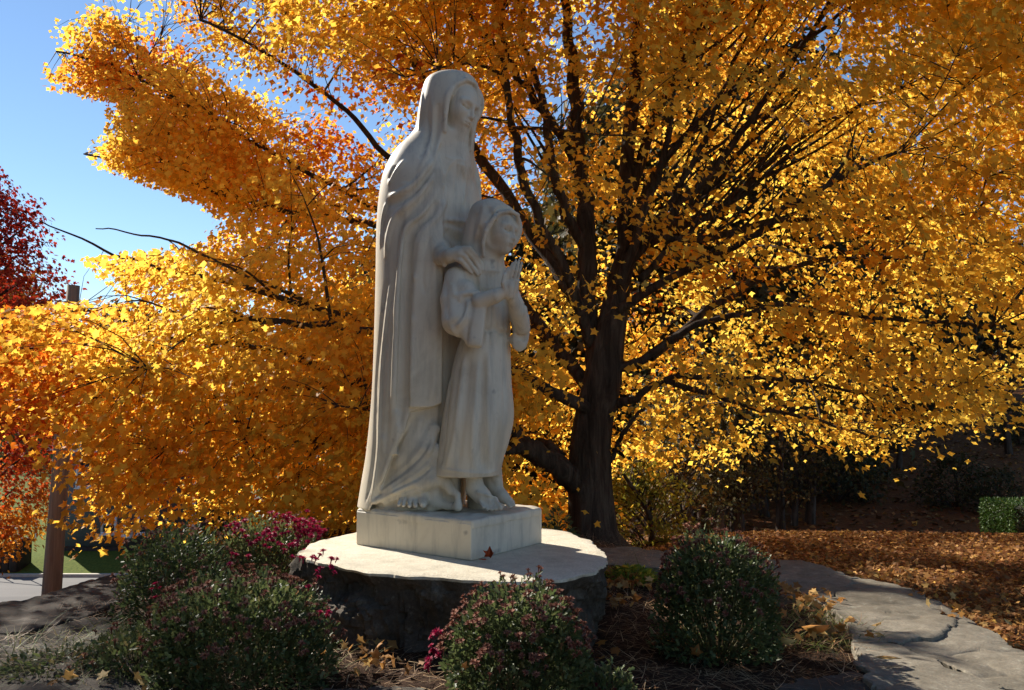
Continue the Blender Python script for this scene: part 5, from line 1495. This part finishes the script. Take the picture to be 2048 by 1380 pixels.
# ------------------------------------------------------------------ houses
def siding(name, col, period):
    m = NT(name); s_ = m.n('SeparateXYZ'); m.l(m.co(), s_.inputs[0])
    w = m.math('FRACT', m.math('MULTIPLY', s_.outputs[2], 1 / period))
    m.bump(w, .8, .02)
    n_ = m.noise(1.5, 5, .6)
    return m.fin(m.ramp(n_, [(.3, tuple(v * .85 for v in col)), (.7, tuple(min(1, v * 1.12) for v in col))]), .7, .3)
BLUE = siding('slate_blue_siding', (.115, .14, .205), .15); OLIVE = siding('grey_green_siding', (.09, .095, .085), .15)
WHITE = NT('white_trim_paint').fin((.72, .74, .78), .6); GLASS = NT('dark_window_glass').fin((.02, .025, .03), .08, .8)
FOUND = rock_mat('dark_foundation', ((.03, .025, .022), (.055, .045, .04), (.08, .07, .06)), .01)
sh = NT('dark_shingles'); s1 = sh.noise(14, 5, .7, vec=(1, 1, 3)); sh.bump(s1, .6, .02); SHING = sh.fin(sh.ramp(s1, [(.3, (.05, .048, .05)), (.7, (.11, .10, .10))]), .9)
def boxo(name, lo, hi, mat, parent):
    a = Acc(); a.box(lo, hi); o = a.build(name, mat); o.parent = parent
    md = o.modifiers.new('b', 'BEVEL'); md.width = .01; md.segments = 1
    return o
def window(parent, x, z, w, h, y, fw=.12, cross=True):
    f = Acc()
    f.box((x - w / 2 - fw, y - .06, z - h / 2 - fw), (x + w / 2 + fw, y, z - h / 2)); f.box((x - w / 2 - fw, y - .06, z + h / 2), (x + w / 2 + fw, y, z + h / 2 + fw))
    f.box((x - w / 2 - fw, y - .055, z - h / 2), (x - w / 2, y, z + h / 2)); f.box((x + w / 2, y - .055, z - h / 2), (x + w / 2 + fw, y, z + h / 2))
    wn_ = f.build('window', WHITE, parent)
    s_ = Acc(); s_.box((x - w / 2, y - .035, z - .03), (x + w / 2, y - .008, z + .03)); s_.build('sash', WHITE, wn_)
    p_ = Acc(); p_.box((x - w / 2, y - .02, z - h / 2), (x + w / 2, y - .004, z + h / 2)); p_.build('pane', GLASS, wn_)
    s2 = Acc(); s2.box((x - w / 2 - fw - .04, y - .12, z - h / 2 - fw - .05), (x + w / 2 + fw + .04, y, z - h / 2 - fw)); s2.build('sill', WHITE, wn_)
def gable_house(name, loc, wx, dy, hw, rise, wall, label, rz=0, along='x', wins=(), found=.5, over=.35):
    t = empty(name, loc, label, 'house'); t.rotation_euler = (0, 0, rz)
    boxo('foundation', (-wx / 2 + .03, .03, -1.0), (wx / 2 - .03, dy - .03, found), FOUND, t)
    if along == 'x':   # ridge runs left-right
        V = [(-wx / 2, 0, found), (wx / 2, 0, found), (wx / 2, dy, found), (-wx / 2, dy, found), (-wx / 2, 0, hw), (wx / 2, 0, hw), (wx / 2, dy, hw), (-wx / 2, dy, hw), (-wx / 2, dy / 2, hw + rise), (wx / 2, dy / 2, hw + rise)]
        F = [[(0, 1, 5, 4), (2, 3, 7, 6), (3, 2, 1, 0)], [(1, 2, 6, 9, 5), (3, 0, 4, 8, 7)]]
        e = over
        sl = rise / (dy / 2)
        R1 = [(-wx / 2 - e, -e, hw - e * sl), (wx / 2 + e, -e, hw - e * sl), (wx / 2 + e, dy / 2, hw + rise), (-wx / 2 - e, dy / 2, hw + rise)]
        R2 = [(-wx / 2 - e, dy + e, hw - e * sl), (wx / 2 + e, dy + e, hw - e * sl), (wx / 2 + e, dy / 2, hw + rise), (-wx / 2 - e, dy / 2, hw + rise)]
    else:
        V = [(-wx / 2, 0, found), (wx / 2, 0, found), (wx / 2, dy, found), (-wx / 2, dy, found), (-wx / 2, 0, hw), (wx / 2, 0, hw), (wx / 2, dy, hw), (-wx / 2, dy, hw), (0, 0, hw + rise), (0, dy, hw + rise)]
        F = [[(1, 2, 6, 5), (3, 0, 4, 7), (3, 2, 1, 0)], [(0, 1, 5, 8, 4), (2, 3, 7, 9, 6)]]
        e = over; sl = rise / (wx / 2)
        R1 = [(-wx / 2 - e, -e, hw - e * sl), (0, -e, hw + rise), (0, dy + e, hw + rise), (-wx / 2 - e, dy + e, hw - e * sl)]
        R2 = [(wx / 2 + e, -e, hw - e * sl), (0, -e, hw + rise), (0, dy + e, hw + rise), (wx / 2 + e, dy + e, hw - e * sl)]
    mesh_np('wall', np.array(V, float), [np.array(f) for f in F], wall, t)
    a = Acc()
    for R_q in (R1, R2):
        q = np.array(R_q, float) + [0, 0, .03]; a.add(np.concatenate([q, q + [0, 0, .16]]), [[0, 1, 2, 3], [4, 5, 6, 7], [0, 1, 5, 4], [1, 2, 6, 5], [2, 3, 7, 6], [3, 0, 4, 7]])
    a.build('roof', SHING, t)
    # white fascia along the front edge
    a = Acc()
    for R_q in ((R1,) if along == 'x' else (R1, R2)):
        A_, B_ = np.array(R_q[0]), np.array(R_q[1])
        q = np.array([A_ + [0, -.03, -.14], B_ + [0, -.03, -.14], B_ + [0, -.03, .10], A_ + [0, -.03, .10]]); a.add(np.concatenate([q, q + [0, .028, 0]]), [[0, 1, 2, 3], [4, 5, 6, 7], [0, 1, 5, 4], [1, 2, 6, 5], [2, 3, 7, 6], [3, 0, 4, 7]])
    a.build('fascia', WHITE, t)
    for sx in (-1, 1): boxo('corner_board', (sx * wx / 2 - .09, -.03, found), (sx * wx / 2 + .09, .0, hw - .05), WHITE, t)
    for w in wins: window(t, *w, y=0)
    return t
Yh = 42.0
def loc_at(px_, Y): return (px_ - 1024) / FPX * Y
xl, xr = loc_at(122, Yh), loc_at(395, Yh); cx = (xl + xr) / 2; zb = tz(cx, Yh) 
def hz(py_, Y): return CAMZ - (py_ - 800) / FPX * Y - zb
gable_house('blue_house', (cx, Yh, zb), xr - xl, 9, 5.2, 2.4, BLUE, 'dark slate blue house with white window frames across the road at the left', along='x', found=hz(1088, Yh),
            wins=[(loc_at(228, Yh) - cx, hz(1045, Yh), .55, .75), (loc_at(264, Yh) - cx, hz(1058, Yh), .38, .35), (loc_at(300, Yh) - cx, hz(1045, Yh), .55, .75), (loc_at(180, Yh) - cx, hz(945, Yh), .8, 1.2), (loc_at(300, Yh) - cx, hz(945, Yh), .8, 1.2)])
Yg2 = 47.0; xg = loc_at(420, Yg2); zb = tz(xg, Yg2)
gable_house('grey_house', (xg, Yg2, zb), 3.7, 6, CAMZ - (1042 - 800) / FPX * Yg2 - zb, 1.1, OLIVE, 'small grey green gabled building with a white eave right of the blue house', along='y', found=.3,
            wins=[(-.5, 1.0, .5, .6)])
# pale roofed shed on top of the slope at the far right
Ys = 58.0; xs_ = loc_at(1990, Ys); zb = tz(xs_, Ys)
PALE = NT('pale_roofing').fin((.55, .50, .44), .7)
t = empty('shed', (xs_, Ys, zb), 'long low shed with a pale roof at the top of the slope at the right', 'shed')
ez = CAMZ + (800 - 797) / FPX * Ys - zb
boxo('wall', (-2.2, 0, -.5), (4.5, 4, ez), NT('grey_shed_boards').fin((.16, .15, .14), .8), t)
a = Acc(); q = np.array([(-2.5, -.4, ez - .1), (4.8, -.4, ez - .1), (4.8, 2, ez + 1.0), (-2.5, 2, ez + 1.0)]); a.add(np.concatenate([q, q + [0, 0, .12]]), [[0, 1, 2, 3], [4, 5, 6, 7], [0, 1, 5, 4], [1, 2, 6, 5], [2, 3, 7, 6], [3, 0, 4, 7]])
q = np.array([(-2.5, 4.4, ez - .1), (4.8, 4.4, ez - .1), (4.8, 2, ez + 1.0), (-2.5, 2, ez + 1.0)]); a.add(np.concatenate([q, q + [0, 0, .12]]), [[0, 1, 2, 3], [4, 5, 6, 7], [0, 1, 5, 4], [1, 2, 6, 5], [2, 3, 7, 6], [3, 0, 4, 7]])
a.build('roof', PALE, t)

# stone steps with rails climbing the bank at the far left
st = empty('garden_steps', (loc_at(-10, 39), 39.0, tz(-24, 39)), 'dark steps with a pale handrail climbing the grass bank at the left edge', 'steps')
for k in range(8):
    boxo('step', (-1.0 + k * .33, -.6, -.4), (-.62 + k * .33, .6, .12 + k * .17), FOUND, st)
for yy in (-.7, .7):
    a = Acc(); A_ = np.array([-1.1, yy, .75]); B_ = np.array([1.8, yy, 2.15])
    V, F = tube([A_, B_], [.035, .035], 6); a.add(V, F)
    for f in (0, .33, .66, 1): c = A_ + (B_ - A_) * f; V, F = tube([c, c - [0, 0, .95]], [.03, .03], 6); a.add(V, F)
    a.build('handrail', WHITE, st)
# rocks on the near verge
for k, (px_, py_, s) in enumerate(((30, 1183, .55), (62, 1180, .62), (-20, 1180, .5))):
    Yr = 31.0; xx = loc_at(px_, Yr); z = tz(xx, Yr)
    import bmesh
    bm = bmesh.new(); bmesh.ops.create_icosphere(bm, subdivisions=3, radius=1)
    for v in bm.verts:
        v.co = v.co * (1 + .3 * mnoise.noise(v.co * 1.3 + Vector((k * 5, 0, 0)))); v.co.x *= s; v.co.y *= s * .7; v.co.z *= s * .5
    me = bpy.data.meshes.new('boulder'); bm.to_mesh(me); bm.free(); me.materials.append(LEDGE_D)
    o = bpy.data.objects.new('boulder', me); C.objects.link(o); o.location = (xx, Yr, z + .15); o.rotation_euler = (0, -.3, k)
    tag(o, ['dark boulder at the left end of the grass verge', 'dark pointed boulder on the grass verge nearest the utility pole', 'dark boulder just cut by the left edge on the verge'][k], 'boulder', 'dark boulders on the road verge')
# tree outside the frame on the left whose shade lies over the ledge
make_tree('yellow_maple', 91, (-10.4, 9.7, tz(-10.4, 9.7)), 9.5, 3.0, 2.6, 420, 26, (.08, .12), MAPLE, 'yellow maple standing outside the left edge that shades the ledge', rad=.5)
# unseen dark trees added left of and behind the viewpoint to shut out sky
for k, (x, y, lab) in enumerate(((-8.5, 1.5, 'added unseen dark tree outside the left edge level with the flower bed'), (-8.0, -4.0, 'added unseen dark tree to the left behind the viewpoint'), (-3.5, -8.5, 'added unseen dark tree behind the viewpoint'), (-12.5, 5.0, 'added unseen dark tree beyond the left edge nearest the road'))):
    copy_thing(kinds[k % 2], (x, y, tz(x, y)), lab, rz=k * 1.3, sc=.8)
# far tree line
FARM = []
for k in range(3):
    FARM.append(make_tree('distant_tree', 120 + k, (0, 0, 0), 13 + k * 2, 5.5, 1.0, 260, 20, (.45, .7), (RUST, WOOD, RUST)[k], 'x', group='distant autumn trees beyond the houses', rad=1.5))
fr_ = np.random.default_rng(77)
for k in range(26):
    x = -100 + k * 8.5 + fr_.uniform(-2, 2); y = 88 + fr_.uniform(-10, 14) + abs(x) * .1
    px_, _p = pix(np.array([x, y, 2]))
    lab = ['rust coloured', 'dull green', 'tall rust coloured'][k % 3] + ' distant tree ' + ('far behind the blue house' if px_ < 500 else 'far behind the statue' if px_ < 1150 else 'far behind the wooded slope')
    if k < 3: FARM[k].location = (x, y, tz(x, y)); FARM[k]['label'] = lab
    else: copy_thing(FARM[k % 3], (x, y, tz(x, y)), lab, rz=k * 2.1, sc=fr_.uniform(.8, 1.2))

# labels that still coincide are told apart by their order
from collections import defaultdict
bpy.context.view_layer.update()
dd = defaultdict(list)
for o in C.objects:
    if o.parent is None and o.get('label') and o.get('group'): dd[o['label']].append(o)
ORD = 'leftmost second third fourth fifth sixth seventh eighth ninth tenth eleventh twelfth'.split()
for lab, L in dd.items():
    if len(L) < 2: continue
    L.sort(key=lambda o: float(pix(np.array(o.location))[0]))
    for k, o in enumerate(L): o['label'] = lab + (', leftmost of these' if k == 0 else ', rightmost of these' if k == len(L) - 1 else f', {ORD[k]} from left')
